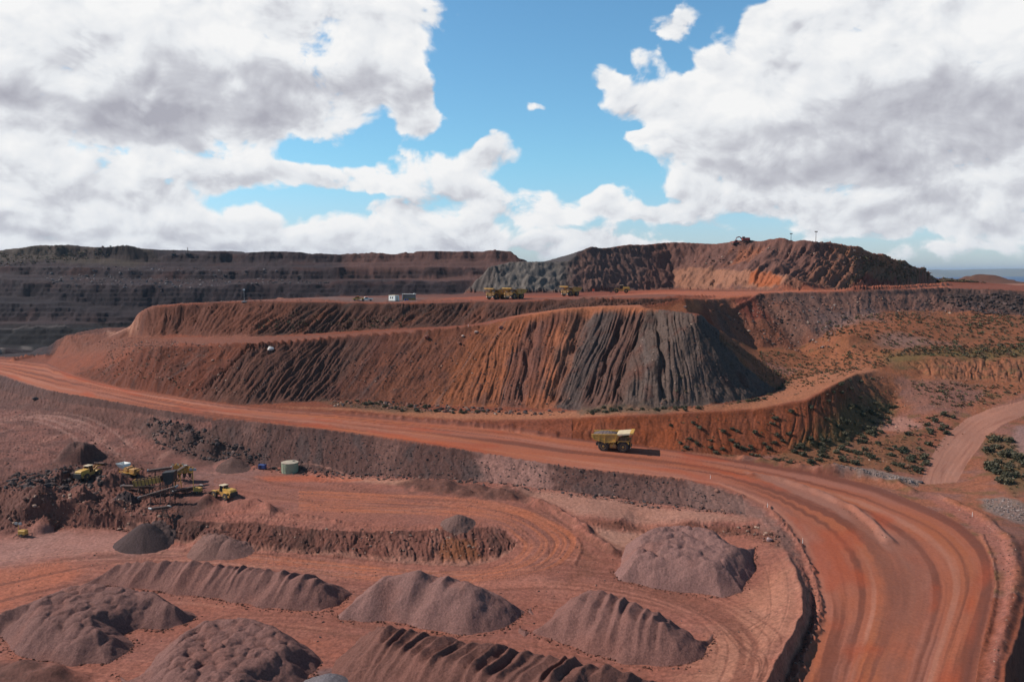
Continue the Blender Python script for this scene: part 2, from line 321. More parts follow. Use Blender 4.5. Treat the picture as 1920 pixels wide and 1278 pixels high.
def boxblur(a, ru, rv, it=1):
    for _ in range(it):
        for ax, r in ((0, ru), (1, rv)):
            if r < 1: continue
            p = np.pad(a, [(r + 1, r) if k == ax else (0, 0) for k in (0, 1)], mode='edge'); c = np.cumsum(p, axis=ax)
            n = a.shape[ax]; hi = np.take(c, range(2 * r + 1, 2 * r + 1 + n), axis=ax); lo = np.take(c, range(0, n), axis=ax); a = (hi - lo) / (2 * r + 1)
    return a
Yl = np.exp(VV)
LATZ = np.where(Yl[None, :] > 470, boxblur(LATZ, 1, 1, 1), boxblur(LATZ, 2, 3, 2))
_soft = boxblur(LATZ, 14, 20, 2)
_flat = np.exp(-(np.abs(LATZ - _soft) / .9) ** 2) * smooth(-LATZ, 20, 30)      # gentle ground is rounded off, banks and crests are not
LATZ = LATZ * (1 - _flat) + _soft * _flat
del _soft, _flat
def gs(l):  # grid sample helper: fractional index arrays -> bilinear
    def f(u, v):
        iu = np.clip((u - UU[0]) / (UU[1] - UU[0]), 0, NU - 1.001); iv = np.clip((v - VV[0]) / (VV[1] - VV[0]), 0, NV - 1.001)
        a = iu.astype(int); b = iv.astype(int); fa = iu - a; fb = iv - b
        return (l[a, b] * (1 - fa) + l[a + 1, b] * fa) * (1 - fb) + (l[a, b + 1] * (1 - fa) + l[a + 1, b + 1] * fa) * fb
    return f
# fanned faces: crest line matched to toe line; s runs along the face (metres), t from crest (0) to toe (1)
STRIPS = {}
def strip(name, top, bot):
    n = len(top); s = np.zeros((NU, NV), np.float32); t = np.full((NU, NV), -1, np.float32)
    ss = [0]
    for i in range(1, n):
        ss.append(ss[-1] + .5 * (math.dist(top[i][:2], top[i - 1][:2]) + math.dist(bot[i][:2], bot[i - 1][:2])))
    v = np.array([p[:2] for p in top] + [p[:2] for p in bot]); S = np.array(ss + ss); Tt = np.array([0.] * n + [1.] * n)
    tr = []
    for i in range(n - 1):
        tr += [(i, i + 1, n + i), (i + 1, n + i + 1, n + i)]
    raster(v, np.array(tr), [S, Tt], [s, t])
    STRIPS[name] = (s, t, ss)
def resamp(l, fr):
    """points at given fractional indices of a polyline"""
    out = []
    for f in fr:
        i = min(int(f), len(l) - 2); w = f - i
        out.append(tuple(l[i][k] + (l[i + 1][k] - l[i][k]) * w for k in range(3)))
    return out
L_ = LN
strip('dump', L_['LC'], [C3([(133,703,-46.5)])[0]] + C3(LT)[1:])
strip('upper', L_['mound'][1:5] + L_['PC'][:13], [P(243, 630, -31), P(262, 631, -30.6), P(285, 632, -30), P(308, 631, -29.6)] + L_['UF'][:13])
strip('hill', C3D(HC), resamp(L_['HT'], np.linspace(0, 13, 16)))
strip('rwall', resamp(L_['RWC'], [0, .5, 1, 2, 2.6, 5, 5.6, 7, 8, 9]), resamp(L_['RWT'], [0, .7, 2, 3, 4, 5, 6, 7, 8, 9]))
strip('bushy', resamp(L_['SCR'], [5, 6, 7, 8, 9, 10, 11, 12]), [P(1073,825,-53.4), P(1190,837,-54.4), P(1280,850,-55)] + resamp(L_['SFT'], [0, 1, 2, 3.5, 5.5]))
strip('cut', resamp(L_['RS'], [0, 2, 4, 6, 7, 8, 9, 10, 11, 12, 13, 14, 15, 17]), resamp(L_['TS'], [0, 1.6, 3, 6, 7, 8.3, 10, 11.3, 12.4, 13, 14, 15, 16, 18]))
nrt = len(RS)
strip('road', resamp(L_['RS'], np.linspace(1, 27, 60)), resamp(L_['RN'], np.interp(np.linspace(1, 27, 60), [1, 2, 4, 5, 6, 7, 9, 10, 12, 13, 14, 15, 17, 18, 19, 20, 21, 22, 23, 24, 25, 26, 27], [1, 2, 3.2, 4.2, 5.5, 7, 9, 10, 11, 12, 13.3, 14, 15, 15.6, 16.2, 17.2, 18.4, 19.5, 20.7, 22, 23, 25, 26])))
strip('bank', resamp(L_['bank_top'], [3, 5, 7, 8, 9, 10, 11, 12, 13, 14, 15]), resamp(L_['bank_foot'], [3, 4, 5, 6, 7, 7.7, 8.3, 9, 10, 11, 12]))
strip('access', resamp(L_['acc_l'], [0, 1, 2, 3, 4, 5, 6, 7]), resamp(L_['acc_r'], [0, 1, 2, 3, 4, 4.6, 5, 6]))
strip('low_bank', L_['low_bank_c'][1:], L_['low_bank_f'][0:1] + L_['low_bank_f'][1:])
def spline(pts, n=7):
    out = []
    for i in range(len(pts) - 1):
        p0, p1, p2, p3 = (np.array(pts[max(0, min(len(pts) - 1, k))]) for k in (i - 1, i, i + 1, i + 2))
        for j in range(n):
            t = j / n; out.append(tuple(.5 * (2 * p1 + (p2 - p0) * t + (2 * p0 - 5 * p1 + 4 * p2 - p3) * t * t + (3 * p1 - p0 - 3 * p2 + p3) * t ** 3)))
    return out + [tuple(pts[-1])]
strip('loop', spline(C3([(560,915,-60),(760,925,-60),(900,934,-59.8),(1000,955,-59.9),(1075,990,-60.8),(1095,1020,-61.8),(1060,1060,-63),(980,1085,-64),(860,1098,-64.4),(700,1090,-64.5),(420,1052,-64.5)])),
      spline(C3([(560,960,-60),(760,965,-60),(860,972,-59.9),(930,982,-60.2),(965,1005,-61),(975,1025,-62.3),(950,1050,-63.5),(900,1066,-64.2),(800,1068,-64.4),(660,1055,-64.5),(420,1034,-64.5)])))
# ---- adaptive rows: as many as the eye needs, spaced by the change of sight angle
NR = 980
Yl = np.exp(VV)
def rows():
    sl = LATZ / Yl[None, :]
    vis = sl >= (np.maximum.accumulate(sl, axis=1) - 2.5e-3)
    d = np.abs(np.diff(sl, axis=1)) * F * .53
    den = np.where(vis[:, 1:], d, d * .25) + np.diff(VV)[None, :] * 60
    cs = np.concatenate([np.zeros((NU, 1)), np.cumsum(den, axis=1)], axis=1); cs /= cs[:, -1:]
    k = np.exp(-np.linspace(-2, 2, 25) ** 2); k /= k.sum()
    pad = np.pad(cs, ((12, 12), (0, 0)), mode='edge')
    cs = sum(k[i] * pad[i:i + NU] for i in range(25))
    g = np.zeros((NU, NR)); q = np.linspace(0, 1, NR)
    for i in range(NU): g[i] = np.interp(q, cs[i], VV)
    return g
VG = rows()
UG = np.repeat(UU[:, None], NR, axis=1); YG = np.exp(VG); XG = UG * YG
# ------------------------------------------------------------------ colours of the earths (linear albedo)
ORANGE = (.40, .140, .066); PINK = (.36, .155, .115); FLOORC = (.30, .118, .088); RED = (.190, .064, .040); DUMPO = (.245, .088, .048)
GREY = (.085, .064, .062); GREYL = (.19, .165, .165); PURP = (.042, .027, .028); PURL = (.105, .068, .063); SCRUBC = (.30, .125, .058)
BROWN = (.135, .058, .043); DARK = (.055, .028, .026); PALE = (.43, .235, .17); MAUVE = (.235, .118, .105); RUSTY = (.30, .078, .028)
sample = gs(LATZ)
def near(l, u, v):
    iu = np.clip(np.rint((u - UU[0]) / (UU[1] - UU[0])), 0, NU - 1).astype(int); iv = np.clip(np.rint((v - VV[0]) / (VV[1] - VV[0])), 0, NV - 1).astype(int)
    return l[iu, iv]
SLOPE = LATZ / Yl[None, :]
def G(px, py):
    """ground point seen at a bearing and dip"""
    a, y, z = ray(px, py); u = a / y; i = int(np.clip(round((u - UU[0]) / (UU[1] - UU[0])), 0, NU - 1))
    k = np.argmax(SLOPE[i] >= z / y)
    if SLOPE[i, k] < z / y: k = int(np.argmax(SLOPE[i] > z / y - 2e-3)) or NV - 1
    Y = Yl[k]; return (u * Y, Y, LATZ[i, k])
def sdist(poly, X, Y):
    """signed distance to a closed outline, positive inside"""
    d2 = np.full(X.shape, 1e18); ins = np.zeros(X.shape, bool); n = len(poly)
    for i in range(n):
        x1, y1 = poly[i][:2]; x2, y2 = poly[(i + 1) % n][:2]
        ex, ey = x2 - x1, y2 - y1; L2 = ex * ex + ey * ey + 1e-12
        t = np.clip(((X - x1) * ex + (Y - y1) * ey) / L2, 0, 1)
        d2 = np.minimum(d2, (X - x1 - t * ex) ** 2 + (Y - y1 - t * ey) ** 2)
        if y1 != y2:
            c = ((Y >= min(y1, y2)) & (Y < max(y1, y2))) & (X < x1 + (Y - y1) * ex / ey)
            ins ^= c
    d = np.sqrt(d2); return np.where(ins, d, -d)
def ldist(pl, X, Y):
    """distance to an open line and the length along it"""
    d2 = np.full(X.shape, 1e18); S = np.zeros(X.shape); acc = 0
    for (x1, y1, *_), (x2, y2, *_) in zip(pl, pl[1:]):
        ex, ey = x2 - x1, y2 - y1; L = math.hypot(ex, ey) + 1e-9
        t = np.clip(((X - x1) * ex + (Y - y1) * ey) / L ** 2, 0, 1)
        q = (X - x1 - t * ex) ** 2 + (Y - y1 - t * ey) ** 2; m = q < d2
        d2 = np.where(m, q, d2); S = np.where(m, acc + t * L, S); acc += L
    return np.sqrt(d2), S
def box(pts, X, Y, pad):
    xs = [p[0] for p in pts]; ys = [p[1] for p in pts]
    return (X > min(xs) - pad) & (X < max(xs) + pad) & (Y > min(ys) - pad) & (Y < max(ys) + pad)
# strip coordinates on the vertices
ST_ = {}
for k, (s, t, ss) in STRIPS.items(): ST_[k] = (near(s, UG, VG).astype(float), near(t, UG, VG).astype(float))
inw = YG > 640
farw = smooth(YG, 640, 760) * (UG < .12)
hillw = (ST_['hill'][1] >= 0)
# domain warp: broken crest lines
wa = .5 + 7 * farw + 2.5 * hillw + .9 * ((ST_['dump'][1] >= 0) | (ST_['upper'][1] >= 0) | (ST_['rwall'][1] >= 0)) + 1.3 * (ST_['bank'][1] >= 0)
roadm = ST_['road'][1] >= 0
wa = np.where(roadm, .15, wa)
wl = np.where(farw > 0, 26., 6.)
wx = wa * fbm(XG / wl, YG / wl, 4, 11); wy = wa * fbm(XG / wl + 40, YG / wl, 4, 23)
ZG = sample((XG + wx) / (YG + wy), np.log(YG + wy))
# ---- gullies
def gully(name, wl, amp, seed, t0=.02, t1=.14, t2=.85, t3=1.0, rill=.35, sharp=1.4, lean=0., by=None):
    s, t = ST_[name]; m = t >= 0; s = s[m]; t = t[m]
    s = s + 1.6 * perlin(s / 22, t * 2.2, seed) + lean * t
    big = .5 + .5 * perlin(s / (wl * 7), t * .6 + 3, seed + 5)
    n = perlin(s / wl, t * 1.1, seed + 1) + .45 * perlin(s / wl * 2.1, t * 2.3, seed + 2)
    ch = np.clip(1 - np.abs(n) * 2.1, 0, 1) ** sharp
    k = by(s) if by else 1.0
    n2 = perlin(s / wl * 2.9, t * 2.6, seed + 3)
    r = np.clip(1 - np.abs(n2) * 2.0, 0, 1)
    n3 = fbm(s / wl * 6, t * 9, 2, seed + 4)
    w = smooth(t, t0, t1) * (1 - smooth(t, t2, t3))
    dz = -amp * k * w * (ch * (.35 + .9 * big) + rill * r + .14 * n3)
    ZG[m] += dz
    return m, s, t, ch * (.35 + .9 * big) + rill * r
sd_ = STRIPS['dump'][2]
def sat(i): return float(np.interp(i, range(len(sd_)), sd_))
def along(name, knots):
    """gully strength along a face: (strip index, factor) pairs"""
    ss = STRIPS[name][2]; return lambda s: np.interp(s, [np.interp(k, range(len(ss)), ss) for k, f in knots], [f for k, f in knots])
gd = gully('dump', 2.3, .95, 31, t0=.0, t1=.10, t2=.86, t3=1.02, rill=.35, lean=0., by=along('dump', [(0, .5), (1.8, .6), (2.3, 1.3), (4.2, 1.1), (4.8, .35), (7, .45), (8, 1.1), (9, .9), (10.4, .9), (11.4, 1.4), (12.3, 1.4), (12.8, .6), (13.3, 1.), (19, 1.0)]))
gu = gully('upper', 3.0, 1.3, 41, t0=.02, t1=.25, t2=.85, t3=1.0)
gh = gully('hill', 9., 2.0, 51, t0=.0, t1=.15, t2=.9, t3=1.0, rill=.3, sharp=.7, by=along('hill', [(0, .12), (6, .12), (7.3, .6), (8, 1.0), (11, 1.7), (12, 1), (15, .5)]))
gr = gully('rwall', 8., .55, 61, rill=.3)
gb = gully('bushy', 5., .4, 71, rill=.3)
gc = gully('cut', 5., .30, 81, rill=.4)
gk = gully('bank', 3.2, .45, 91, rill=.5)
gl = gully('low_bank', 5., .9, 95, rill=.4)
def chasm(name, pts, width, depth):
    """one deep cleft down a face: pts are (s, t) pairs"""
    s, t = ST_[name]; m = t >= 0; c = np.interp(t[m], [q[1] for q in pts], [q[0] for q in pts]); c = c + .8 * np.sin(t[m] * 23)
    w = smooth(t[m], pts[0][1] - .02, pts[0][1] + .08) * (1 - smooth(t[m], pts[-1][1] - .15, pts[-1][1]))
    ZG[m] -= depth * w * np.exp(-((s[m] - c) / width) ** 2)
chasm('dump', [(sat(13.0), .0), (sat(13.15), .5), (sat(13.1), .96)], 1.7, 2.4)
chasm('dump', [(sat(10.4), .0), (sat(10.3), .5), (sat(10.2), .98)], 2.2, 2.6)
chasm('dump', [(sat(2.1), .0), (sat(2.2), .5), (sat(2.2), .9)], 1.6, 2.0)
chasm('dump', [(sat(8.6), .05), (sat(8.8), .98)], 1.2, 1.5)
chasm('dump', [(sat(11.6), .08), (sat(11.5), .98)], 1.0, 1.5)
chasm('dump', [(sat(12.4), .08), (sat(12.3), .98)], 1.0, 1.4)
# ---- mounds, windrows and berms pushed up by the graders
def berm(px, hw, h, rag=.3, seed=1, pts=None):
    pl = pts or [G(*q) for q in px]; m = box(pl, XG, YG, hw * 3)
    d, s = ldist(pl, XG[m], YG[m]); L = s.max()
    d = d + rag * hw * perlin(s / (hw * 2.2), d * .2, seed)
    w = np.clip(1 - np.abs(d) / hw, 0, 1); w = w * w * (3 - 2 * w)
    w = w * smooth(s, 0, hw) * smooth(L - s, -.01, hw) * (1 + rag * perlin(s / (hw * 1.1), d / hw, seed + 3))
    ZG[m] += h * w
def pileh(px, py, r, h, seed=1):
    x, y, z = G(px, py); m = box([(x, y)], XG, YG, r * 1.2); d = np.hypot(XG[m] - x, (YG[m] - y))
    d = d * (1 + .12 * perlin(np.arctan2(YG[m] - y, XG[m] - x) * 2, d / r, seed)); ZG[m] += h * np.clip(1 - d / r, 0, 1)
berm([(1397,889),(1470,902),(1540,926),(1600,953),(1640,985),(1672,1022)], 2.2, .9, .25, 2)
berm([(1757,928),(1840,966),(1893,1012),(1908,1070),(1898,1130),(1880,1200),(1862,1278)], 1.9, .7, .35, 3)
berm([(1438,948),(1472,985),(1500,1022),(1520,1062),(1533,1105),(1539,1142),(1532,1180),(1512,1225),(1488,1278)], .9, .45, 1.1, 4)
berm([(1380,858),(1500,878),(1600,893),(1680,910),(1722,925)], 2.6, 1.3, .4, 5)
berm([(1520,885),(1620,893),(1722,909)], 2.4, 1.6, .4, 6)
berm([(640,774),(800,790),(960,805),(1050,818)], 1.4, .8, .5, 7)
berm([(90,735),(300,772),(500,797),(640,812),(860,845),(1086,882),(1280,900),(1400,932)], 1.1, .55, .5, 8)
berm([(100,664),(60,668),(20,676)], 2.0, 1.6, .3, 9)
berm([(333,646),(467,648),(640,632),(807,621),(900,613)], .9, .9, .5, 10)
berm([(400,565),(560,564),(740,566),(890,563)], 1.5, .6, .8, 12)
berm([(1000,563),(1130,561),(1270,557),(1345,555)], 2.0, .8, .5, 13)
berm([(1320,564),(1430,553),(1613,547),(1780,541)], 1.5, .9, .4, 14)
berm([(1590,545),(1700,541),(1780,535)], 4, 2.6, .4, 15)
berm([(740,905),(800,908),(880,915),(960,925),(985,935)], 4.0, 1.2, .9, 16)
berm([(760,914),(830,920),(900,928),(975,938)], 2.5, 1.0, .9, 17)
berm([(985,935),(1040,955),(1086,985),(1110,1010),(1150,1035),(1168,1036)], 2.0, 1.2, .4, 18)
berm([(640,700+280),(600,972),(560,968),(520,962)], 1.0, .5, .8, 19)
berm([(1075,1060),(1090,1030),(1080,1005)], .8, .25, .4, 20)
berm([(1840,1000),(1862,1050),(1868,1100),(1860,1150),(1845,1210)], .7, .3, .5, 21)
berm([(1745,519.5),(1780,519.5),(1838,524)], 55, 11, .3, 22, pts=[(510, 960, -14), (545, 965, -14), (590, 970, -14), (615, 968, -14)])
berm([(0,960),(60,950),(120,945),(200,930)], 6, 2.5, .8, 23)
berm([(30,985),(110,965),(180,955),(260,950)], 5, 1.8, .9, 24)
berm([(120,870),(150,858),(200,850)], 5, 4.0, .5, 25)
berm([(80,905),(130,895),(190,900),(230,915)], 5, 2.6, .8, 26)
berm([(360,945),(420,940),(480,950),(520,965)], 4, 2.2, .5, 27)
berm([(0,1250),(60,1262),(150,1290)], 5, 2.0, .7, 28)
berm([(270,800),(320,815),(370,835),(420,850)], 4, 2.5, .7, 29)
pileh(437, 870, 6, 2.2, 30); pileh(390, 1018, 5, 2.0, 31); pileh(430, 1022, 5, 1.7, 32); pileh(1430, 612, 6, 1.5, 33)
def knob(px, D, r, h, seed=3):
    x, y, z = PD(px, 470, D); m = box([(x, y)], XG, YG, r * 1.6); d = np.hypot(XG[m] - x, YG[m] - y) / r
    ZG[m] += h * np.exp(-d * d * 1.6) * (1 + .4 * fbm(XG[m] / 4, YG[m] / 4, 3, seed))
for a in ((1463, 582, 13, 2.6), (1508, 574, 8, 1.8), (1395, 592, 14, 1.2), (1425, 588, 6, -1.0), (1486, 578, 6, -1.3), (1560, 575, 14, 1.4), (1612, 590, 9, 1.6), (1660, 615, 9, 2.0), (1700, 650, 12, 2.0), (1250, 616, 26, 1.4), (1110, 560, 9, 1.6), (1340, 612, 14, -1.0), (1180, 592, 16, 1.2),
          (110, 950, 60, 2.5), (240, 945, 20, 3), (300, 942, 14, -3), (520, 938, 30, 2), (820, 918, 26, 2.2), (930, 910, 14, 2.5), (1735, 700, 16, 2.0)): knob(*a)
# ---- roughness
def sm(k): return ST_[k][1] >= 0
rough = np.full(ZG.shape, .16)
for k, a in (('dump', .38), ('upper', .4), ('rwall', .45), ('bushy', .28), ('cut', .3), ('bank', .45), ('hill', .36), ('low_bank', .3)): rough[sm(k)] = a
rough = np.where(farw > 0, .3 + .7 * farw, rough)
rough = np.where((YG > 900) & (UG > .3), .4, rough)
rough[roadm] = .035; rough[sm('access')] = .04; rough[sm('loop')] = .05
def roughen(px, amt, soft=4.):
    pl = [G(*q) for q in px]; m = box(pl, XG, YG, soft * 2); d = sdist(pl, XG[m], YG[m]); w = smooth(d, -soft, soft)
    rough[m] = rough[m] * (1 - w) + amt * w
roughen([(-60,925),(90,880),(250,880),(330,940),(480,962),(640,985),(780,990),(900,980),(1000,1000),(930,1050),(700,1050),(340,1030),(200,985),(60,985),(-60,1010)], .55)
roughen([(-60,900),(60,870),(200,855),(330,900),(340,960),(300,985),(200,985),(60,990),(-60,1000)], 1.25)
roughen([(1280,972),(1440,975),(1480,1010),(1400,1010),(1290,1002),(1110,995),(1080,980)], .6, 2)
roughen([(-60,705),(100,745),(260,780),(340,830),(300,850),(130,880),(-60,920)], .5)
roughen([(250,775),(480,800),(560,870),(430,870),(330,850)], .8, 2)
roughen([(95,665),(150,622),(240,613),(262,632),(340,640),(290,650),(160,666)], .75, 2)
roughen([(383,567),(250,590),(243,630),(330,628)], .5, 2)
roughen([(1600,690),(1920,680),(1920,760),(1780,780),(1700,890),(1560,870)], .3)
roughen([(1740,560),(1920,545),(1920,600),(1790,600)], 1.0)
w1 = np.where(farw > 0, 16., 5.)
roughen([(1430,965),(1468,1005),(1492,1060),(1507,1105),(1508,1150),(1486,1195),(1440,1278),(1492,1278),(1520,1190),(1528,1142),(1524,1100),(1505,1058),(1475,1000)], .55, 1)
ZG += rough * (1.0 * fbm(XG / w1, YG / w1, 5, 101, .6) + .28 * ridged(XG / 1.7, YG / 1.7, 2, 131) - .2)
ZG += np.where(farw > 0, 3.0 * farw * (fbm(XG / 60, YG / 40, 4, 140)), 0)
ZG += np.where(farw > 0, 0, .5 * rough * np.clip(np.abs(perlin(XG / .9, YG / .9, 145)) * 2.4 - .9, 0, 1) * (rough > .2))
tz = 4.5; q = (ZG + 1.2 * fbm(XG / 45, YG / 45, 3, 141)) / tz; fr = q - np.floor(q); st_ = (np.floor(q) + smooth(fr, .35, .9)) * tz
ZG += np.where((farw > 0) & (ZG > -72) & (ZG < 24), .55 * farw * (st_ - q * tz), 0)      # thin ledges left by each cut
# stony ledges on the raw pit wall and the pale cliff of the hill
hm = sm('hill'); th = ST_['hill'][1]
ZG[hm] += (1.5 * smooth(th[hm], .45, .6) * ridged(ST_['hill'][0][hm] / 9, th[hm] * 3, 3, 150))
# ---- wheel ruts along the roads
def ruts(name, n, amp, seed):
    s, t = ST_[name]; m = t >= 0
    q = fbm(s[m] / 30 + 9, t[m] * n, 3, seed); ZG[m] += amp * q
ruts('road', 12, .09, 160); ruts('loop', 14, .16, 170); ruts('access', 10, .06, 180)
floor_tracks = fbm(XG / 22, (YG + .25 * XG) / 1.1, 3, 190)
fl = (rough < .2) & (YG < 260) & ~roadm & ~sm('access')
ZG += np.where(fl, .07 * floor_tracks, 0)
# ------------------------------------------------------------------ which earth lies where
CG = np.zeros(ZG.shape + (3,)); CG[:] = RED
def lerp(m, c, w):
    w = np.asarray(w)[..., None] if np.ndim(w) else w
    CG[m] = CG[m] * (1 - w) + np.array(c) * w
def paint(px, c, soft=2., rag=2., a=1., sc=8., seed=201, pts=None):
    pl = pts or [G(*q) for q in px]; m = box(pl, XG, YG, soft + rag); x, y = XG[m], YG[m]
    d = sdist(pl, x, y) + rag * fbm(x / sc, y / sc, 4, seed)
    lerp(m, c, a * smooth(d, -soft, soft))
def mottled(m, c, sx, sy, lo, hi, seed, a=1., oct=4):
    x, y = XG[m], YG[m]; lerp(m, c, a * smooth(fbm(x / sx, y / sy, oct, seed), lo, hi))
ALL = np.ones(ZG.shape, bool)
# south-west of the haul road lie the lower workings, north-east of it the slopes and basin
SOUTH = sdist(list(LN['RS']) + [(40, 20), (-60, 20), (-600, 300)], XG, YG) > 0
# slopes of the dumps: tipped material lies in streaks down the face
def streaks(name, c, wl, lo, hi, seed, a=1., k=.8):
    s, t = ST_[name]; m = t >= 0
    n = fbm((s[m] + 1.6 * perlin(s[m] / 22, t[m] * 2.2, 31)) / wl, t[m] * k, 4, seed); lerp(m, c, a * smooth(n, lo, hi))
def band(name, i0, i1, c, a=1., soft=3., seed=5, t0=-.1, t1=1.1, rag=3.):
    s, t = ST_[name]; ss = STRIPS[name][2]; m = t >= 0
    A = np.interp(i0, range(len(ss)), ss) - (60 if i0 < 0 else 0); B = np.interp(i1, range(len(ss)), ss) + (60 if i1 >= len(ss) - 1 else 0)
    q = s[m] + rag * perlin(s[m] / 6, t[m] * 5, seed) + rag * .5 * perlin(s[m] / 2, t[m] * 3, seed + 1)
    w = smooth(q, A - soft, A + soft) * (1 - smooth(q, B - soft, B + soft)) * smooth(t[m], t0 - .06, t0 + .06) * (1 - smooth(t[m], t1 - .06, t1 + .06))
    lerp(m, c, a * w)
CG[sm('dump')] = (.115, .046, .033); CG[sm('upper')] = (.078, .037, .028); CG[sm('rwall')] = (.150, .076, .062); CG[sm('hill')] = (.175, .088, .074)
CG[sm('cut')] = (.092, .048, .042); CG[sm('bushy')] = (.19, .058, .030); CG[sm('bank')] = (.15, .062, .048); CG[sm('low_bank')] = (.24, .11, .085)
far = YG > 560
mw = (YG > 420) & (UG < .13) & ~sm('hill')
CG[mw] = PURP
# far pit wall: flat benches lighter, steep faces darker
gy = np.gradient(ZG, axis=1) / np.maximum(np.gradient(YG, axis=1), 1e-3)
bench = 1 - smooth(np.abs(gy), .25, .8)
lerp(mw, PURL, (.30 * bench * (.5 + .5 * fbm(XG / 30, YG / 9, 4, 210)))[mw])
mottled(mw, (.085, .036, .028), 50, 14, .0, .5, 212, .6)
mottled(mw, (.11, .085, .078), 9, 7, .25, .5, 214, .7, 5)
paint([(640,470),(960,468),(985,492),(930,520),(880,528),(640,512)], (.15, .075, .058), 12, 10, .75, 20, 216)
paint([(-240,470),(110,460),(270,468),(300,480),(250,500),(100,490),(-240,505)], (.10, .075, .05), 10, 12, .6, 20, 218)
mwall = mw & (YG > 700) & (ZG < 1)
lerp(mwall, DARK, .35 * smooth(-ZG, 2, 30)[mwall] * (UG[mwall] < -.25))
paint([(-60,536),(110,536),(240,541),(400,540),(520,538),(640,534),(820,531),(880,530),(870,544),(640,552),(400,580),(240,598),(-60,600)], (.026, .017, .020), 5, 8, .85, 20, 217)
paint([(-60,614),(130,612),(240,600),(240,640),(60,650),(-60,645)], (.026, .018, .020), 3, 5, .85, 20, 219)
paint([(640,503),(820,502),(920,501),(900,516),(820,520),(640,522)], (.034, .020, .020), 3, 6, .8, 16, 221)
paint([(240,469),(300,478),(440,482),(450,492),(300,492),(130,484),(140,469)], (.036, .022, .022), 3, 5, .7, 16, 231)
plat = (YG > 335) & (YG < 620) & ~sm('upper') & ~sm('hill') & ~sm('rwall') & (ZG > -17.5)
paint([(383,567),(640,566),(890,564),(1050,561),(1280,556),(1345,554),(1430,551),(1780,539),(1780,533),(1613,540),(1265,541),(1000,548),(850,551),(640,555),(467,561)], (.19, .078, .055), 1.5, 2, 1, 12)
paint([(800,565),(890,562),(1050,557),(1200,551),(1330,549),(1265,543),(1140,546),(980,552),(850,558)], (.28, .085, .050), 4, 5, .9, 12)
paint([(640,566),(780,566),(800,558),(640,557),(400,563)], (.15, .095, .085), 3, 4, .8, 10)
paint([(1100,556),(1290,545),(1430,546),(1780,535),(1780,540),(1440,551),(1310,566),(1280,568),(1345,556),(1240,551)], (.36, .125, .075), 2, 2, .85, 12)
CG[sm('hill')] = (.150, .076, .062)
# grey dump and long hill
streaks('hill', (.11, .058, .050), 16, -.1, .3, 220, .7)
streaks('hill', (.18, .088, .068), 22, .05, .4, 222, .5)
band('hill', -2, 3.6, (.100, .086, .080), .95, 8, 223, rag=8); band('hill', 1.0, 3.0, (.155, .14, .128), .6, 5, 224, rag=8); band('hill', 3.4, 5.6, (.12, .078, .070), .6, 10, 225)
paint([(1262,508),(1290,501),(1340,501),(1400,504),(1450,509),(1480,517),(1476,538),(1440,544),(1330,542),(1264,540)], (.27, .135, .092), 1.5, 3, .9, 6); paint([(1405,506),(1450,510),(1468,520),(1462,540),(1425,538),(1405,524)], (.31, .095, .045), 1.5, 3, .8, 6); paint([(1480,520),(1520,528),(1530,543),(1480,543)], (.12, .05, .04), 2, 3, .7, 6)  # last patch: shade of the overhang painted into the hill colour
band('hill', 7.9, 8.7, (.27, .10, .055), .6, 4, 228, .12, .5, rag=6); band('hill', 10.6, 15, (.19, .088, .056), .6, 8, 229); band('hill', 12, 15, (.13, .10, .05), .4, 8, 230, -.1, .8)
band('hill', 10.5, 13, (.28, .12, .065), .6, 6, 232, -.1, .15); band('hill', 12.3, 13.6, (.13, .04, .03), .8, 5, 233, .7, .95)
lerp(((YG > 508) & (UG < .08) & (UG > -.085) & (YG < 640) & (ZG > -45) & (ST_['hill'][1] < 0)), (.10, .085, .08), .9)
paint([(40,647),(5,652),(-60,655),(-60,660),(5,657),(60,651)], (.40,.33,.28), 2, 2, .8)
paint([(-60,617),(0,614),(130,608),(130,611),(0,618),(-60,621)], (.26,.21,.19), 2, 2, .9)
# main dump
streaks('dump', (.10, .044, .036), 7, -.05, .3, 240, .75); streaks('dump', (.145, .055, .033), 9, .0, .35, 242, .6)
band('dump', -1, 3.2, (.15, .044, .024), .5, 8, 243); band('dump', 2.2, 4.6, (.080, .046, .038), .62, 5, 244, .05, 1.0, rag=5)
band('dump', 5.3, 9.0, (.20, .074, .040), .35, 10, 245, rag=6); band('dump', 6.8, 9.0, (.235, .086, .045), .75, 6, 255, rag=4); band('dump', 8.2, 9.0, (.115, .056, .047), .7, 2, 246, .08, 1.1); band('dump', 9.6, 10.5, (.33, .125, .07), .8, 3, 247)
band('dump', 10.5, 11.3, GREY, .92, 1.5, 248, rag=2.5); band('dump', 11.5, 12.3, (.15, .066, .050), .7, 2, 249); band('dump', 12.5, 22, (.096, .071, .062), .93, 2., 250, rag=3)
streaks('dump', (.14, .11, .105), 2.5, .18, .45, 251, .35)
band('dump', 9.9, 12.7, (.085, .060, .052), .55, 3, 256, rag=5)
band('dump', 9, 10.6, DUMPO, .6, 4, 252, .85, 1.1)
# wall under the truck bench
streaks('upper', (.15, .058, .037), 8, .0, .4, 260, .6); streaks('upper', (.055, .036, .032), 5, .05, .4, 262, .7)
band('upper', -1, 6, (.14, .052, .034), .7, 8, 263)
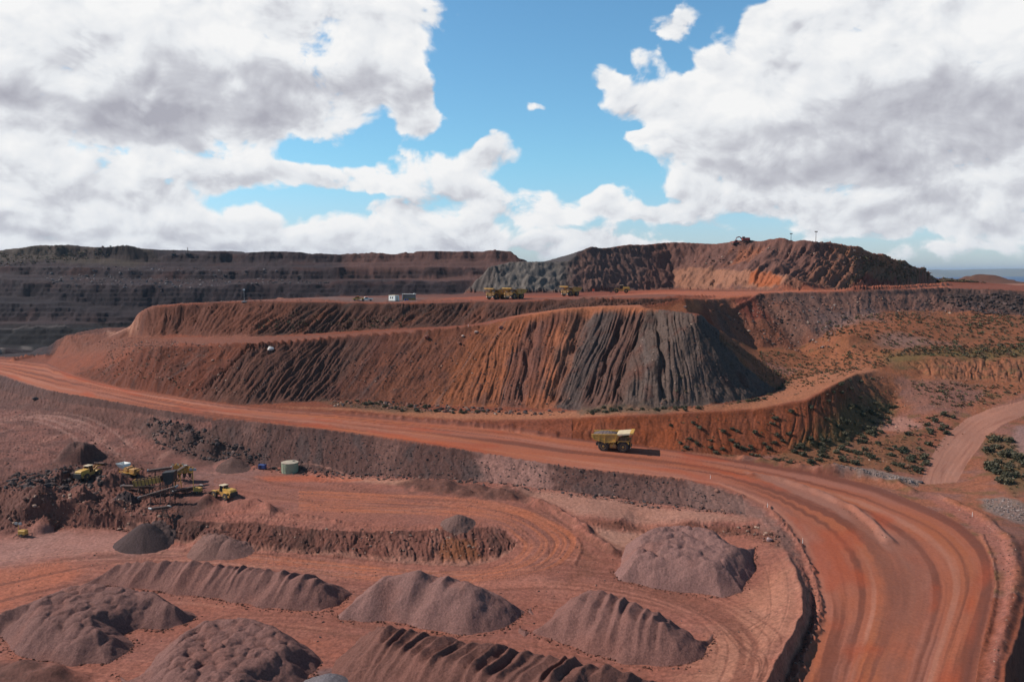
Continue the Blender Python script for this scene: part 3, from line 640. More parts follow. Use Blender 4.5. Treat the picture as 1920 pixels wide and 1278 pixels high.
# right wall
band('rwall', -1, 3.2, (.21, .085, .055), .9, 8, 269)
streaks('rwall', (.20, .085, .058), 14, .0, .35, 270, .8); streaks('rwall', (.11, .068, .058), 16, .1, .4, 272, .6); band('rwall', 3.4, 8, (.165, .098, .082), .6, 8, 273, .0, .9)
band('rwall', 2.2, 2.8, (.16, .045, .035), .7, 4, 274, 0, .5)
streaks('bushy', (.17, .060, .036), 7, .0, .4, 275, .6); streaks('bushy', (.28, .10, .062), 5, .2, .5, 276, .6)
streaks('cut', (.16, .085, .072), 12, .05, .35, 277, .7); streaks('cut', (.07, .052, .052), 6, .05, .4, 278, .6)
band('cut', 8.2, 9.6, (.26, .145, .125), .85, 3, 279); band('cut', -1, 4.2, (.085, .045, .04), .5, 10, 280)
streaks('low_bank', (.33, .20, .17), 4, -.1, .2, 281, .85)
# benches and flats
paint([(95,665),(240,612),(300,628),(345,640),(290,650),(160,664)], (.17, .068, .046), 3, 4, .85)
mottled(sm('dump') | ((YG > 330) & (YG < 440) & (UG < -.42) & (ZG > -44)), (.085, .040, .032), 7, 5, .1, .4, 290, .55)
paint([(200,616),(240,613),(262,622),(210,628)], PALE, 2, 4, .7, 5)
paint([(325,632),(560,630),(760,618),(905,608),(940,598),(920,608),(807,621),(640,632),(467,646),(333,645)], (.19, .078, .055), 1, .8, .9)
paint([(930,600),(1060,578),(1140,573),(1280,570),(1320,566),(1310,585),(1228,580),(1060,582),(990,592)], (.34, .13, .072), 1.5, 2, .9, 8)
scrubs = (YG > 285) & (UG > .26) & (ZG < -18) & ~sm('rwall') & (YG < 472)
lerp(scrubs, (.24, .098, .056), .9); mottled(scrubs, (.16, .072, .042), 14, 5, -.1, .35, 300, .8); mottled(scrubs, (.105, .072, .038), 7, 4, .1, .4, 302, .6)
paint([(1560,596),(1690,588),(1760,600),(1800,640),(1700,648),(1560,632)], (.26, .100, .056), 8, 8, .7, 12)
paint([(1400,672),(1560,650),(1700,655),(1660,690),(1560,702),(1440,694)], (.28, .115, .066), 4, 5, .8, 6)
paint([(1660,622),(1740,636),(1790,644),(1700,652),(1640,646)], (.23, .145, .125), 4, 5, .75, 10)
paint([(1680,690),(1640,668),(1800,655),(1960,648),(1960,668),(1750,669)], (.13, .10, .045), 5, 6, .75, 8)
paint([(1430,676),(1500,690),(1480,705),(1450,690)], (.30,.15,.12), 2, 3, .8)
rf = (YG > 780) & (UG > .3); lerp(rf, (.33, .16, .115), .95); mottled(rf, (.17, .10, .06), 50, 12, 0, .4, 310, .8)
paint(None, (.10, .05, .035), 30, 15, .9, 20, 311, pts=[(500, 880, 0), (640, 880, 0), (640, 1100, 0), (500, 1100, 0)])
paint([(1740,546),(1850,543),(1960,548),(1960,595),(1870,580),(1790,562)], (.05, .036, .033), 8, 10, .9, 12)
paint([(1540,590),(1640,582),(1650,600),(1540,620)], (.17,.13,.13), 6,8,.6)
# track at the foot of the dump and round its toe
paint([(520,762),(807,770),(940,772),(1070,770),(1280,766),(1400,754),(1450,738),(1484,712),(1560,695),(1640,688),(1645,695),(1600,703),(1560,722),(1510,748),(1413,766),(1280,773),(1073,783),(923,787),(640,768)], (.32, .14, .085), 1.5, 1.5, .9, 4)
paint([(600,750),(730,757),(830,772),(760,774),(640,764)], (.10, .07, .045), 2, 3, .7, 4)
paint([(1080,768),(1240,764),(1330,762),(1440,742),(1480,715),(1478,724),(1420,752),(1240,775),(1090,778)], (.10, .082, .06), 1.2, 2, .7, 3)
# basin on the right
bas = ~SOUTH & (YG > 150) & (UG > .2) & (ZG < -45) & ~roadm & ~sm('bushy') & (YG < 372) & ~((UG < .36) & (YG > 250))
lerp(bas, (.27, .11, .07), .9); mottled(bas, (.215, .108, .090), 16, 8, -.1, .3, 320, .8); mottled(bas, (.15, .085, .045), 8, 5, .05, .35, 322, .8)
paint([(1680,705),(1830,720),(1840,745),(1800,768),(1720,770),(1690,740)], (.20, .105, .088), 3, 4, .7, 6)
paint([(1640,785),(1700,780),(1730,795),(1690,810),(1645,805)], (.36, .19, .155), 2, 3, .85, 5)
paint([(1560,770),(1640,740),(1680,760),(1650,800),(1580,840),(1470,850),(1520,820)], (.12, .085, .04), 3, 4, .75, 5)
paint([(1440,850),(1560,842),(1680,815),(1750,845),(1735,880),(1600,878)], (.19, .09, .05), 3, 3, .8, 5)
paint([(1905,800),(1980,780),(1980,850),(1912,852),(1890,830)], (.28, .17, .155), 1.5, 1.5, .9, 5)
paint([(1838,825),(1890,815),(1920,860),(1990,900),(1900,930),(1850,880)], (.13, .085, .045), 2, 2, .8, 5)
paint([(1545,874),(1640,880),(1724,900),(1722,912),(1640,902),(1560,888)], (.23, .18, .162), 1.2, 1.8, .85, 3)
paint([(1835,935),(1880,930),(1960,960),(1960,990),(1900,978),(1850,958)], (.215, .165, .148), 1.2, 2.0, .75, 3)
# lower workings
low = SOUTH & ~roadm & ~sm('cut') & ~sm('bank')
lerp(low, (.27, .113, .086), .95)
lm = low
mottled(lm, (.24, .105, .085), 30, 9, -.2, .3, 330, .7); mottled(lm, (.34, .13, .088), 26, 7, .1, .5, 332, .45)
x, y = XG[lm], YG[lm]; lerp(lm, (.20, .085, .066), .5 * smooth(fbm(x / 20, (y + .25 * x) / .9, 3, 334), .05, .5)); lerp(lm, (.40, .19, .14), .45 * smooth(fbm(x / 24, (y + .2 * x) / 1.1, 3, 336), .1, .5))
leftb = (YG > 205) & (YG < 420) & (UG < -.38) & (ZG < -50); lerp(leftb, (.185, .085, .070), .9); x, y = XG[leftb], YG[leftb]; wv = 9 * fbm(x / 40, y / 40, 3, 343)
lerp(leftb, (.30, .155, .125), .75 * smooth(fbm((x + wv) / 4, (y + wv + .6 * x) / 26, 4, 340), .12, .4)); lerp(leftb, (.115, .055, .046), .8 * smooth(fbm((x - wv) / 14, (y + wv) / 7, 5, 342), .0, .3))
paint([(-60,705),(100,742),(250,775),(200,800),(60,770),(-60,765)], (.10, .05, .042), 4, 4, .8)
paint([(250,778),(330,795),(440,820),(470,868),(400,872),(320,845),(260,815)], (.095, .055, .048), 3, 4, .9, 5)
paint([(-60,930),(100,900),(230,890),(330,945),(330,985),(200,985),(60,985),(-60,1000)], (.19, .088, .07), 4, 5, .8, 6)
paint([(-60,945),(60,935),(110,955),(30,980),(-60,1000)], (.085, .045, .04), 3, 3, .8, 5)
paint([(110,855),(200,850),(220,880),(190,905),(100,920),(60,910)], (.085, .05, .045), 3, 4, .8, 5)
paint([(300,890),(420,870),(500,880),(470,900),(360,920)], (.24, .13, .115), 3, 4, .7, 6)
paint([(-60,1010),(100,995),(220,1000),(330,1040),(120,1040),(-60,1075)], (.33, .18, .155), 4, 4, .8, 8)
paint([(-60,1075),(100,1052),(180,1060),(100,1100),(-60,1170)], (.38, .135, .085), 3, 4, .75, 8)
paint([(360,1050),(620,1060),(900,1085),(1150,1090),(1320,1110),(1380,1150),(1000,1105),(600,1078)], (.37, .165, .125), 3, 3, .6, 8)
paint([(730,903),(820,903),(900,912),(985,928),(990,940),(900,935),(780,922)], (.11, .055, .045), 1.5, 3, .9, 3)
paint([(640,893),(726,898),(800,903),(730,908),(600,900)], PALE, 1.5, 2, .6, 4)
paint([(480,893),(600,890),(700,899),(640,903),(500,901)], (.40, .12, .07), 1.2, 2, .7, 4)
paint([(970,918),(1189,943),(1400,968),(1400,977),(1280,977),(1110,968),(1010,938)], (.36, .20, .155), 2, 2, .7, 6)
paint([(1110,990),(1290,1000),(1200,1015),(1160,1035),(1120,1010)], (.38, .215, .165), 2, 2, .8, 4)
paint([(1090,975),(1160,976),(1280,980),(1420,985),(1480,1010),(1470,1030),(1400,1005),(1290,1000),(1140,990)], (.14, .062, .045), 1.5, 2, .8, 4)
paint([(1400,1110),(1480,1050),(1500,1100),(1490,1180),(1440,1240),(1400,1278),(1280,1278),(1340,1180)], (.37, .185, .13), 4, 4, .6, 5)
paint([(-60,1235),(60,1245),(170,1290),(170,1400),(-60,1400)], (.10, .05, .042), 2, 3, .85, 4)
paint([(590,1255),(640,1250),(660,1300),(590,1300)], (.14,.11,.115), 1, 1, .7)
paint([(1290,903),(1345,915),(1395,936),(1440,962),(1478,1000),(1500,1040),(1490,1060),(1462,1015),(1420,975),(1370,960),(1290,953)], (.19, .11, .095), 1.5, 2.5, .8, 4)
paint([(1100,900),(1290,905),(1300,950),(1180,938)], (.17, .095, .082), 3, 3, .5, 5)
def lanes(px, c, w, n, seed, a=.6):
    pl = spline([G(*q) for q in px], 6); m = box(pl, XG, YG, w * 1.5); x, y = XG[m], YG[m]; d, ss = ldist(pl, x, y)
    sgn = fbm(x / 30, y / 30, 2, seed) * 1.2; v = fbm((d + sgn) * n / w, ss / 60, 2, seed + 1); k = smooth(v, .0, .3) * (1 - smooth(d, w * .5, w)); lerp(m, c, a * k); ZG[m] -= .06 * k
lanes([(-40,1120),(200,1070),(420,1050),(700,1075),(900,1085),(1100,1085),(1300,1130),(1400,1200),(1380,1300)], (.17, .070, .052), 9, 5, 701, .75)
lanes([(-40,1060),(200,1040),(420,1048),(640,1068),(860,1085)], (.40, .20, .15), 6, 4, 703, .6)
lanes([(430,1160),(560,1165),(660,1180),(820,1205),(960,1215),(1100,1250),(1200,1290)], (.18, .075, .055), 5, 4, 705, .6)
lanes([(420,900),(560,925),(760,940),(900,950),(1010,985)], (.19, .078, .055), 9, 5, 707, .7)
lanes([(560,965),(700,960),(820,950)], (.38, .175, .125), 6, 4, 709, .5)
lanes([(350,880),(460,890),(560,880),(640,895)], (.37, .19, .15), 5, 4, 711, .6)
lanes([(1100,1090),(1200,1060),(1130,1030),(1085,1000),(1010,950)], (.17, .075, .055), 6, 5, 713, .7)
lanes([(500,915),(620,950),(700,975)], (.17, .07, .05), 1.6, 3, 721, .7)
lanes([(460,950),(620,920),(820,925),(960,965)], (.16, .068, .05), 1.8, 4, 723, .7)
lanes([(600,900),(760,935),(930,955),(1030,1010),(1000,1070),(850,1095)], (.15, .062, .045), 2.2, 5, 725, .7)
lanes([(60,1020),(240,1045),(420,1060),(600,1080)], (.18, .08, .062), 1.8, 4, 727, .7)
lanes([(0,1090),(120,1050),(300,1036)], (.17, .078, .06), 1.8, 4, 729, .7)
lanes([(1120,1085),(1300,1140),(1420,1230),(1400,1300)], (.16, .07, .052), 1.8, 4, 731, .7)
lanes([(1410,1010),(1450,1060),(1460,1140),(1420,1220)], (.19, .09, .068), 2.5, 5, 733, .6)
lanes([(1340,1190),(1400,1180),(1450,1150)], (.15, .068, .05), 1.2, 3, 735, .7)
lanes([(-60,800),(60,780),(150,800),(230,860)], (.33, .19, .16), 9, 5, 715, .7)
lanes([(-60,850),(40,830),(120,845)], (.12, .055, .045), 8, 5, 717, .7)
paint([(1060,1000),(1105,1030),(1120,1075),(1060,1095),(1090,1050),(1075,1020)], (.20, .085, .06), 1.5, 1.5, .6, 3)
paint([(-60,865),(60,880),(200,850),(330,880),(350,930),(420,960),(340,985),(200,985),(60,990),(-60,1000)], (.125, .058, .047), 4, 6, .75, 6, 760)
paint([(330,930),(390,950),(350,1000),(325,985)], (.06, .032, .028), 2, 3, .8, 4, 761)  # shadow beside the crushing plant, painted dark into the ground colour
# bank between the two floors
band('bank', -1, 12, (.135, .062, .05), .4); streaks('bank', (.075, .04, .034), 6, .0, .35, 350, .7); band('bank', 6.2, 7.4, (.20, .078, .036), .55, 2, 351, .3, .9)
streaks('bank', (.24, .115, .09), 5, .15, .4, 352, .7)
s, t = ST_['bank']; m = t > .72; lerp(m, (.30, .15, .115), .7 * smooth(t[m], .72, .9))
s, t = ST_['loop']; m = t >= 0
n = fbm(s[m] / 40, t[m] * 9, 4, 360); n2 = fbm(s[m] / 25, t[m] * 22, 3, 361)
lerp(m, (.40, .145, .085), .75 * smooth(n, -.2, .25) * smooth(t[m], 0, .12) * smooth(1 - t[m], 0, .1)); lerp(m, (.19, .080, .058), .6 * smooth(n2, .08, .4)); lerp(m, (.17, .08, .06), .5 * (1 - smooth(t[m], .0, .12)) * smooth(s[m], 110, 140))
# roads
s, t = ST_['road']; m = t >= 0; s = s[m]; t = t[m]
t = t + .05 * perlin(s / 60, t * 2, 400)
CG[m] = (.33, .118, .075)
a = fbm(s / 90, t * 4.5, 4, 401); b = fbm(s / 140, t * 9, 4, 402); c = fbm(s / 30, t * 3, 3, 403)
lerp(m, (.37, .125, .066), .75 * smooth(a, -.02, .35)); lerp(m, (.32, .142, .108), .75 * smooth(-a, .02, .35)); lerp(m, (.165, .060, .042), .85 * smooth(b, .02, .28)); lerp(m, (.42, .20, .145), .55 * smooth(-b, .15, .4)); lerp(m, (.36, .085, .045), .55 * smooth(c, .1, .4))
lerp(m, (.17, .07, .052), .75 * np.exp(-((t - .47 + .03 * np.sin(s / 30)) / .045) ** 2) * smooth(fbm(s / 25, t * 5, 3, 404), -.4, .2))
lerp(m, (.14, .055, .042), .8 * np.exp(-((t - .99) / .045) ** 2)); lerp(m, (.19, .085, .066), .7 * (1 - smooth(t, .0, .06)))
lerp(m, (.155, .062, .045), .55 * smooth(t, .78, .95) * smooth(s, 520, 600) * smooth(b + .2, 0, .4))
paint([(1392,884),(1470,896),(1560,928),(1630,965),(1680,1025),(1668,1035),(1625,1000),(1560,955),(1460,912)], (.31, .15, .115), .8, 1.2, .85, 3)
paint([(1640,1040),(1700,1000),(1740,1050),(1745,1150),(1690,1278),(1640,1278),(1665,1150),(1650,1080)], (.24, .098, .070), 2, 2, .7, 4)
paint([(1560,925),(1640,990),(1672,1060),(1660,1150),(1640,1200),(1660,1100),(1620,1020)], (.25,.10,.068), 1.5, 1.5, .6, 4)
s, t = ST_['access']; m = t >= 0; CG[m] = (.33, .165, .125); a = fbm(s[m] / 30, t[m] * 10, 3, 410); lerp(m, (.23, .10, .075), .6 * smooth(a, .1, .4)); lerp(m, (.40, .20, .15), .5 * smooth(-a, .1, .4))
paint([(1742,926),(1830,965),(1890,1018),(1905,1070),(1893,1140),(1866,1278),(1846,1278),(1870,1180),(1880,1100),(1870,1040),(1820,985),(1740,935)], (.29, .125, .10), 1.2, 1, .8, 3)
paint([(1905,1020),(1960,1000),(2160,1000),(2160,1400),(1880,1400),(1902,1240),(1920,1160),(1915,1090)], (.13, .05, .036), 1.5, 1.5, .9, 5)
# fine patchiness everywhere
v = 1 + np.where(roadm | sm('access'), .07, .26) * fbm(XG / 2.4, YG / 2.4, 5, 500, .85) + .10 * fbm(XG / 40, YG / 25, 3, 510)
CG *= v[..., None]
lum = CG.mean(axis=2, keepdims=True); sat_ = (1 + .10 * fbm(XG / 9, YG / 9, 3, 520))[..., None]
CG = np.clip(lum + (CG - lum) * sat_, .01, .9)
lum = CG.mean(axis=2, keepdims=True); CG = np.clip(lum + (CG - lum) * 1.10, .008, .9) * np.array([.93, .86, .81])
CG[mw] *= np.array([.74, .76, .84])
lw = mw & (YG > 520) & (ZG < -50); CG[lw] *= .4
CG *= 1.0
# ------------------------------------------------------------------ materials
def mat(name, col, rough=.7, metal=0., noise=None, bump=0.):
    m = bpy.data.materials.new(name); m.use_nodes = True; nt = m.node_tree; b = nt.nodes['Principled BSDF']
    b.inputs['Base Color'].default_value = (*col, 1); b.inputs['Roughness'].default_value = rough; b.inputs['Metallic'].default_value = metal
    if noise:
        sc, amt, col2 = noise
        n = nt.nodes.new('ShaderNodeTexNoise'); n.inputs['Scale'].default_value = sc; n.inputs['Detail'].default_value = 6; n.inputs['Roughness'].default_value = .65
        tc = nt.nodes.new('ShaderNodeTexCoord'); nt.links.new(tc.outputs['Object'], n.inputs['Vector'])
        r = nt.nodes.new('ShaderNodeMapRange'); nt.links.new(n.outputs['Fac'], r.inputs[0]); r.inputs[1].default_value = .40; r.inputs[2].default_value = .68; r.inputs[4].default_value = amt
        x = nt.nodes.new('ShaderNodeMix'); x.data_type = 'RGBA'; nt.links.new(r.outputs[0], x.inputs[0]); x.inputs[6].default_value = (*col, 1); x.inputs[7].default_value = (*col2, 1)
        nt.links.new(x.outputs[2], b.inputs['Base Color'])
    return m
def earth(name, grain=1.0, bump=.5, spec=.18, amp=.5):
    m = bpy.data.materials.new(name); m.use_nodes = True; nt = m.node_tree; N = nt.nodes; L = nt.links; b = N['Principled BSDF']
    b.inputs['Roughness'].default_value = .95; b.inputs['Specular IOR Level'].default_value = spec
    at = N.new('ShaderNodeAttribute'); at.attribute_name = 'Col'
    tc = N.new('ShaderNodeTexCoord')
    n = N.new('ShaderNodeTexNoise'); n.inputs['Scale'].default_value = 1.3 * grain; n.inputs['Detail'].default_value = 8; n.inputs['Roughness'].default_value = .78
    L.new(tc.outputs['Object'], n.inputs['Vector'])
    r = N.new('ShaderNodeMapRange'); L.new(n.outputs['Fac'], r.inputs[0]); r.inputs[1].default_value = .3; r.inputs[2].default_value = .7; r.inputs[3].default_value = 1 - amp; r.inputs[4].default_value = 1 + amp; r.clamp = False
    v = N.new('ShaderNodeVectorMath'); v.operation = 'SCALE'; L.new(at.outputs['Color'], v.inputs[0]); L.new(r.outputs[0], v.inputs['Scale']); L.new(v.outputs[0], b.inputs['Base Color'])
    bp = N.new('ShaderNodeBump'); bp.inputs['Strength'].default_value = bump; bp.inputs['Distance'].default_value = .35; L.new(n.outputs['Fac'], bp.inputs['Height']); L.new(bp.outputs[0], b.inputs['Normal'])
    return m
M_EARTH = earth('red_earth', 1, .6); M_ROAD = earth('graded_road_earth', 1.2, .1, amp=.2); M_ROCK = earth('broken_rock', .6, .9)
M_PILE = earth('crushed_ore', 2.2, .9)
def tag(o, label=None, cat=None, group=None, kind=None):
    if label: o['label'] = label
    if cat: o['category'] = cat
    if group: o['group'] = group
    if kind: o['kind'] = kind
    return o
def mesh_np(name, V, Fq, mtl, C=None, smooth_=True):
    me = bpy.data.meshes.new(name); n = len(V); k = Fq.shape[1]
    me.vertices.add(n); me.vertices.foreach_set('co', V.astype(np.float32).ravel())
    me.loops.add(Fq.size); me.loops.foreach_set('vertex_index', Fq.astype(np.int32).ravel())
    me.polygons.add(len(Fq)); me.polygons.foreach_set('loop_start', np.arange(0, Fq.size, k, dtype=np.int32)); me.polygons.foreach_set('loop_total', np.full(len(Fq), k, np.int32))
    me.polygons.foreach_set('use_smooth', np.full(len(Fq), smooth_)); me.update(calc_edges=True)
    if C is not None:
        a = me.attributes.new('Col', 'FLOAT_COLOR', 'POINT'); a.data.foreach_set('color', np.concatenate([C, np.ones((n, 1))], 1).astype(np.float32).ravel())
    me.materials.append(mtl); o = bpy.data.objects.new(name, me); COL.objects.link(o); return o
# ------------------------------------------------------------------ the ground, cut where one surface meets the next
ZONE = np.zeros(ZG.shape, np.int8)
def outline(*ls):
    return sum([list(l) for l in ls], [])
ZONE[(YG > 560) & (UG < .02) & (ST_['hill'][1] < 0)] = 4
ZONE[(YG > 480) & (UG < -.05) & (ZG > -60) & (YG > 700)] = 4
pl = outline([p for p in LN['HC']], LN['hill_back'][::-1][:0]); 
ZONE[(ST_['hill'][1] >= 0)] = 3
hp = outline(LN['HC'], [LN['hill_foot'][-1]], LN['hill_foot'][::-1], LN['grey_foot'][::-1]); ZONE[(sdist(hp, XG, YG) > 0)] = 3
for k in ('dump',): ZONE[sm(k)] = 5
tp = outline(LN['LC'][8:], [P(1310, 570, -14.2)], LN['UF'][::-1][:5]); ZONE[sdist(tp, XG, YG) > 0] = 5
ZONE[roadm] = 1
rp = outline(LN['RS'], LN['RN'][::-1]); ZONE[sdist(rp, XG, YG) > 0] = 1
ZONE[sm('access')] = 2
NAMES = {0: ('ground', M_EARTH, 'red earth floor, banks and scrub flats of the open pit mine', 'ground'), 1: ('haul_road', M_ROAD, 'wide orange haul road sweeping along the foot of the dump', 'road'),
         2: ('access_road', M_ROAD, 'pale side road joining the haul road from the right', 'road'), 3: ('hill', M_EARTH, 'long flat topped red hill behind the parked trucks', 'hill'),
         4: ('pit_wall', M_ROCK, 'dark terraced wall of the open pit far behind', 'pit wall'), 5: ('waste_dump', M_EARTH, 'gullied red and grey waste dump above the haul road', 'waste dump')}
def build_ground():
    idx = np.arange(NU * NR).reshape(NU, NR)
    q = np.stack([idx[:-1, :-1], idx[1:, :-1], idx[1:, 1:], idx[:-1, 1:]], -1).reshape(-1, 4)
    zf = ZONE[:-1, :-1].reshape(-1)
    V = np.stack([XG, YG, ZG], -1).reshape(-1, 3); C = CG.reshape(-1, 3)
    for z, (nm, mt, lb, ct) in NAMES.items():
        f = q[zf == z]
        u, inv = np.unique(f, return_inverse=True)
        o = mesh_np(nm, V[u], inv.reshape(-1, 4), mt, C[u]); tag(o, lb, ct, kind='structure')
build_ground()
def zat(X, Y):
    u = X / Y; c = int(np.clip(round((u - UU[0]) / (UU[1] - UU[0])), 0, NU - 1)); return float(np.interp(Y, YG[c], ZG[c]))
SG = ZG / YG
def GP(px, py):
    """finished ground point seen at a bearing and dip"""
    a, y, z = ray(px, py); u = a / y; c = int(np.clip(round((u - UU[0]) / (UU[1] - UU[0])), 0, NU - 1))
    k = int(np.argmax(SG[c] >= z / y)); 
    if SG[c, k] < z / y: return None
    if k == 0: return (u * YG[c, 0], YG[c, 0], ZG[c, 0])
    s0, s1 = SG[c, k - 1], SG[c, k]; w = (z / y - s0) / max(s1 - s0, 1e-9); Y = YG[c, k - 1] + (YG[c, k] - YG[c, k - 1]) * w
    return (u * Y, Y, zat(u * Y, Y))
# sea, far shore, ground behind the viewer
def sheet(name, pts, mtl):
    V = np.array(pts); return mesh_np(name, V, np.arange(len(V))[None, :], mtl, smooth_=False)
M_SEA = mat('sea_water', (.010, .050, .13), .55); M_SEA.node_tree.nodes['Principled BSDF'].inputs['Specular IOR Level'].default_value = .15
sea = sheet('sea', [(-40000, -30000, -127), (40000, -30000, -127), (40000, 60000, -127), (-40000, 60000, -127)], M_SEA); tag(sea, 'dark blue sea beyond the right end of the hill', 'sea', kind='structure')
# ------------------------------------------------------------------ ore stockpiles, each tipped in rows on the lower floor
FEET = []
def stockpile(label, near_px, width, H, style, seed, col, z0=-64.5, slope=.78, rib=4.0, ribdir=0., humps=1., far=None, group='ore stockpiles on the lower floor', cat='stockpile', depth_dx=0.):
    """near_px: visible foot of the pile from left to right; the far foot lies width metres behind it"""
    nearp = [P(px, py, z0)[:2] for px, py in near_px]
    FEET.append(nearp)
    farp = [(lambda q: (q[0], q[1] + (H - .3) / slope * .8))(P(px, py, z0 + H - .3)) for px, py in far] if far else [(x + depth_dx, y + width) for x, y in nearp]
    poly = nearp + farp[::-1]
    xs = [p[0] for p in poly]; ys = [p[1] for p in poly]; st = .2
    gx = np.arange(min(xs) - 2, max(xs) + 2, st); gy = np.arange(min(ys) - 2, max(ys) + 2, st)
    X, Y = np.meshgrid(gx, gy, indexing='ij')
    d = sdist(poly, X + 1.0 * perlin(X / 9, Y / 9, seed) + .25 * perlin(X / 2, Y / 2, seed), Y + 1.1 * perlin(X / 5 + 9, Y / 5, seed + 1))
    c, s = math.cos(ribdir), math.sin(ribdir); A = X * c + Y * s; B = -X * s + Y * c
    h1 = np.maximum(d, -1.5) * slope
    rr = random.Random(seed); amin, amax, bmin, bmax = A.min(), A.max(), B.min(), B.max()
    if style == 'ribs':         # loads tipped side by side over one edge: uneven sharp ribs that run down as flutes
        edges = [amin]
        while edges[-1] < amax: edges.append(edges[-1] + rib * rr.uniform(.6, 1.5))
        Aw = A + .5 * perlin(A / 6, B / 6, seed + 2) + .25 * perlin(A / 1.8, B / 3, seed + 3)
        e = np.array(edges); i = np.clip(np.searchsorted(e, Aw) - 1, 0, len(e) - 2); w = e[i + 1] - e[i]; q = (Aw - e[i]) / w
        hr = np.array([rr.uniform(.35, 1.15) for _ in edges]); pk = np.array([rr.uniform(.3, .7) for _ in edges]); p = pk[i]
        rb = np.where(q < p, q / p, (1 - q) / (1 - p)) ** 1.2 * hr[i] * (w / rib) ** .6
        cap = H - .6 + 1.05 * humps * rb + .45 * perlin(A / 12, B / 12, seed + 5) + .2 * perlin(A / 3, B / 3, seed + 6)
        h1 = h1 + .5 * (rb - .4) * np.clip(d / 4, 0, 1)
    else:                        # separate rounded loads
        Aq, Bq = A, B; A = A + .7 * fbm(X / 2.2, Y / 2.2, 3, seed + 20); B = B + .7 * fbm(X / 2.2 + 7, Y / 2.2, 3, seed + 21)
        cap = np.full(X.shape, H - 1.0); fl = np.zeros(X.shape); na = int((amax - amin) / rib) + 2; nb = int((bmax - bmin) / rib) + 2
        for ia in range(na):
            for ib in range(nb):
                ca = amin + (ia + rr.uniform(.1, .9) + .5 * (ib % 2)) * rib; cb_ = bmin + (ib + rr.uniform(.15, .85)) * rib; R_ = rib * rr.uniform(.6, 1.05); hh_ = rr.uniform(.5, 1.25) * humps
                m = (np.abs(A - ca) < R_) & (np.abs(B - cb_) < R_); r2 = ((A[m] - ca) ** 2 + (B[m] - cb_) ** 2) / R_ ** 2
                t_ = H - .75 + hh_ * np.clip(1 - r2, 0, 1) - .25 * hh_ * np.exp(-r2 * 14); cap[m] = np.maximum(cap[m], np.where(r2 < 1, t_, -9)); fl[m] = np.maximum(fl[m], np.clip(1 - r2, 0, 1))
        A, B = Aq, Bq; cap = cap + .35 * perlin(A / 9, B / 9, seed + 5) + .25 * perlin(A / 2, B / 2, seed + 22); h1 = h1 + .5 * (fl - .4) * np.clip(d / 3, 0, 1)
    k = .28; hh = -k * np.log(np.exp(-h1 / k) + np.exp(-cap / k))        # rounded shoulder
    hh = hh + .26 * fbm(X / 1.5, Y / 1.5, 5, seed + 8, .8) * np.clip(d / 1.5, 0, 1) + .22 * perlin(X / 3.5, Y / 3.5, seed + 9) * np.clip(d / 2, 0, 1)
    fine = 1 + .16 * fbm(X / 4, Y / 4, 4, seed + 11, .6) + .10 * fbm(A / 1.2, B / 6, 3, seed + 12)
    C = np.array(col)[None, None, :] * fine[..., None]
    red = smooth(fbm(X / 9, Y / 9, 3, seed + 13), .05, .4)[..., None] * .35; C = C * (1 - red) + np.array((.24, .095, .07)) * red
    n0, n1 = X.shape; idx = np.arange(n0 * n1).reshape(n0, n1)
    q = np.stack([idx[:-1, :-1], idx[1:, :-1], idx[1:, 1:], idx[:-1, 1:]], -1); keep = (d[:-1, :-1] > -1.2)
    Z = np.empty_like(hh)
    Z[:] = z0
    cx, cy = sum(xs) / len(xs), sum(ys) / len(ys)
    base = sample_final(X, Y); Z = base + hh - .12
    f = q[keep]; u, inv = np.unique(f, return_inverse=True)
    V = np.stack([X - cx, Y - cy, Z - z0], -1).reshape(-1, 3)[u]
    o = mesh_np(cat, V, inv.reshape(-1, 4), M_PILE, C.reshape(-1, 3)[u]); o.location = (cx, cy, z0)
    tag(o, label, cat, group); return o
def sample_final(X, Y):
    """smooth ground level under a pile"""
    return sample(X / Y, np.log(Y))
GRP = (.205, .094, .076); BRP = (.14, .070, .056)
stockpile('long narrow ridge of brown ore with a scalloped crest, left of centre', [(70,1120),(180,1096),(260,1104),(330,1112),(420,1126),(500,1140),(600,1149),(640,1135),(662,1108)], 13, 4.6, 'ribs', 600, GRP, rib=2.4, ribdir=-.34, far=[(120,1076),(185,1052),(250,1046),(330,1046),(420,1052),(500,1060),(590,1072),(632,1080),(645,1092),(653,1102)])
stockpile('broad brown ore pile at the left edge, with a dark hollow in its right side', [(-60,1200),(0,1190),(20,1218),(70,1240),(140,1246),(200,1243),(243,1222),(262,1206),(232,1190),(262,1176),(300,1182),(345,1172),(378,1156)], 20, 4.2, 'humps', 620, (.195, .093, .077), rib=2.5, ribdir=.3, humps=.95, far=[(-60,1150),(0,1135),(40,1118),(90,1100),(140,1093),(200,1090),(260,1100),(310,1115),(350,1130),(380,1148)])
stockpile('bumpy brown ore pile at the bottom left, its foot cut by the frame', [(220,1262),(240,1300),(300,1370),(400,1400),(480,1380),(530,1300),(575,1280),(600,1240)], 20, 4.2, 'humps', 640, (.205, .097, .080), rib=2.4, ribdir=-.2, humps=.95, far=[(225,1255),(280,1205),(330,1170),(400,1150),(460,1152),(520,1165),(560,1185),(600,1220)])
stockpile('smooth grey brown ore mound with three soft peaks, in the middle of the piles', [(612,1135),(640,1160),(700,1165),(760,1170),(820,1186),(880,1192),(920,1188),(960,1172),(1000,1140)], 18, 5.6, 'ribs', 660, (.225, .112, .094), rib=6.0, ribdir=-.3, humps=1.5, far=[(620,1122),(650,1092),(700,1072),(760,1070),(820,1070),(880,1078),(920,1090),(960,1105),(1000,1128)])
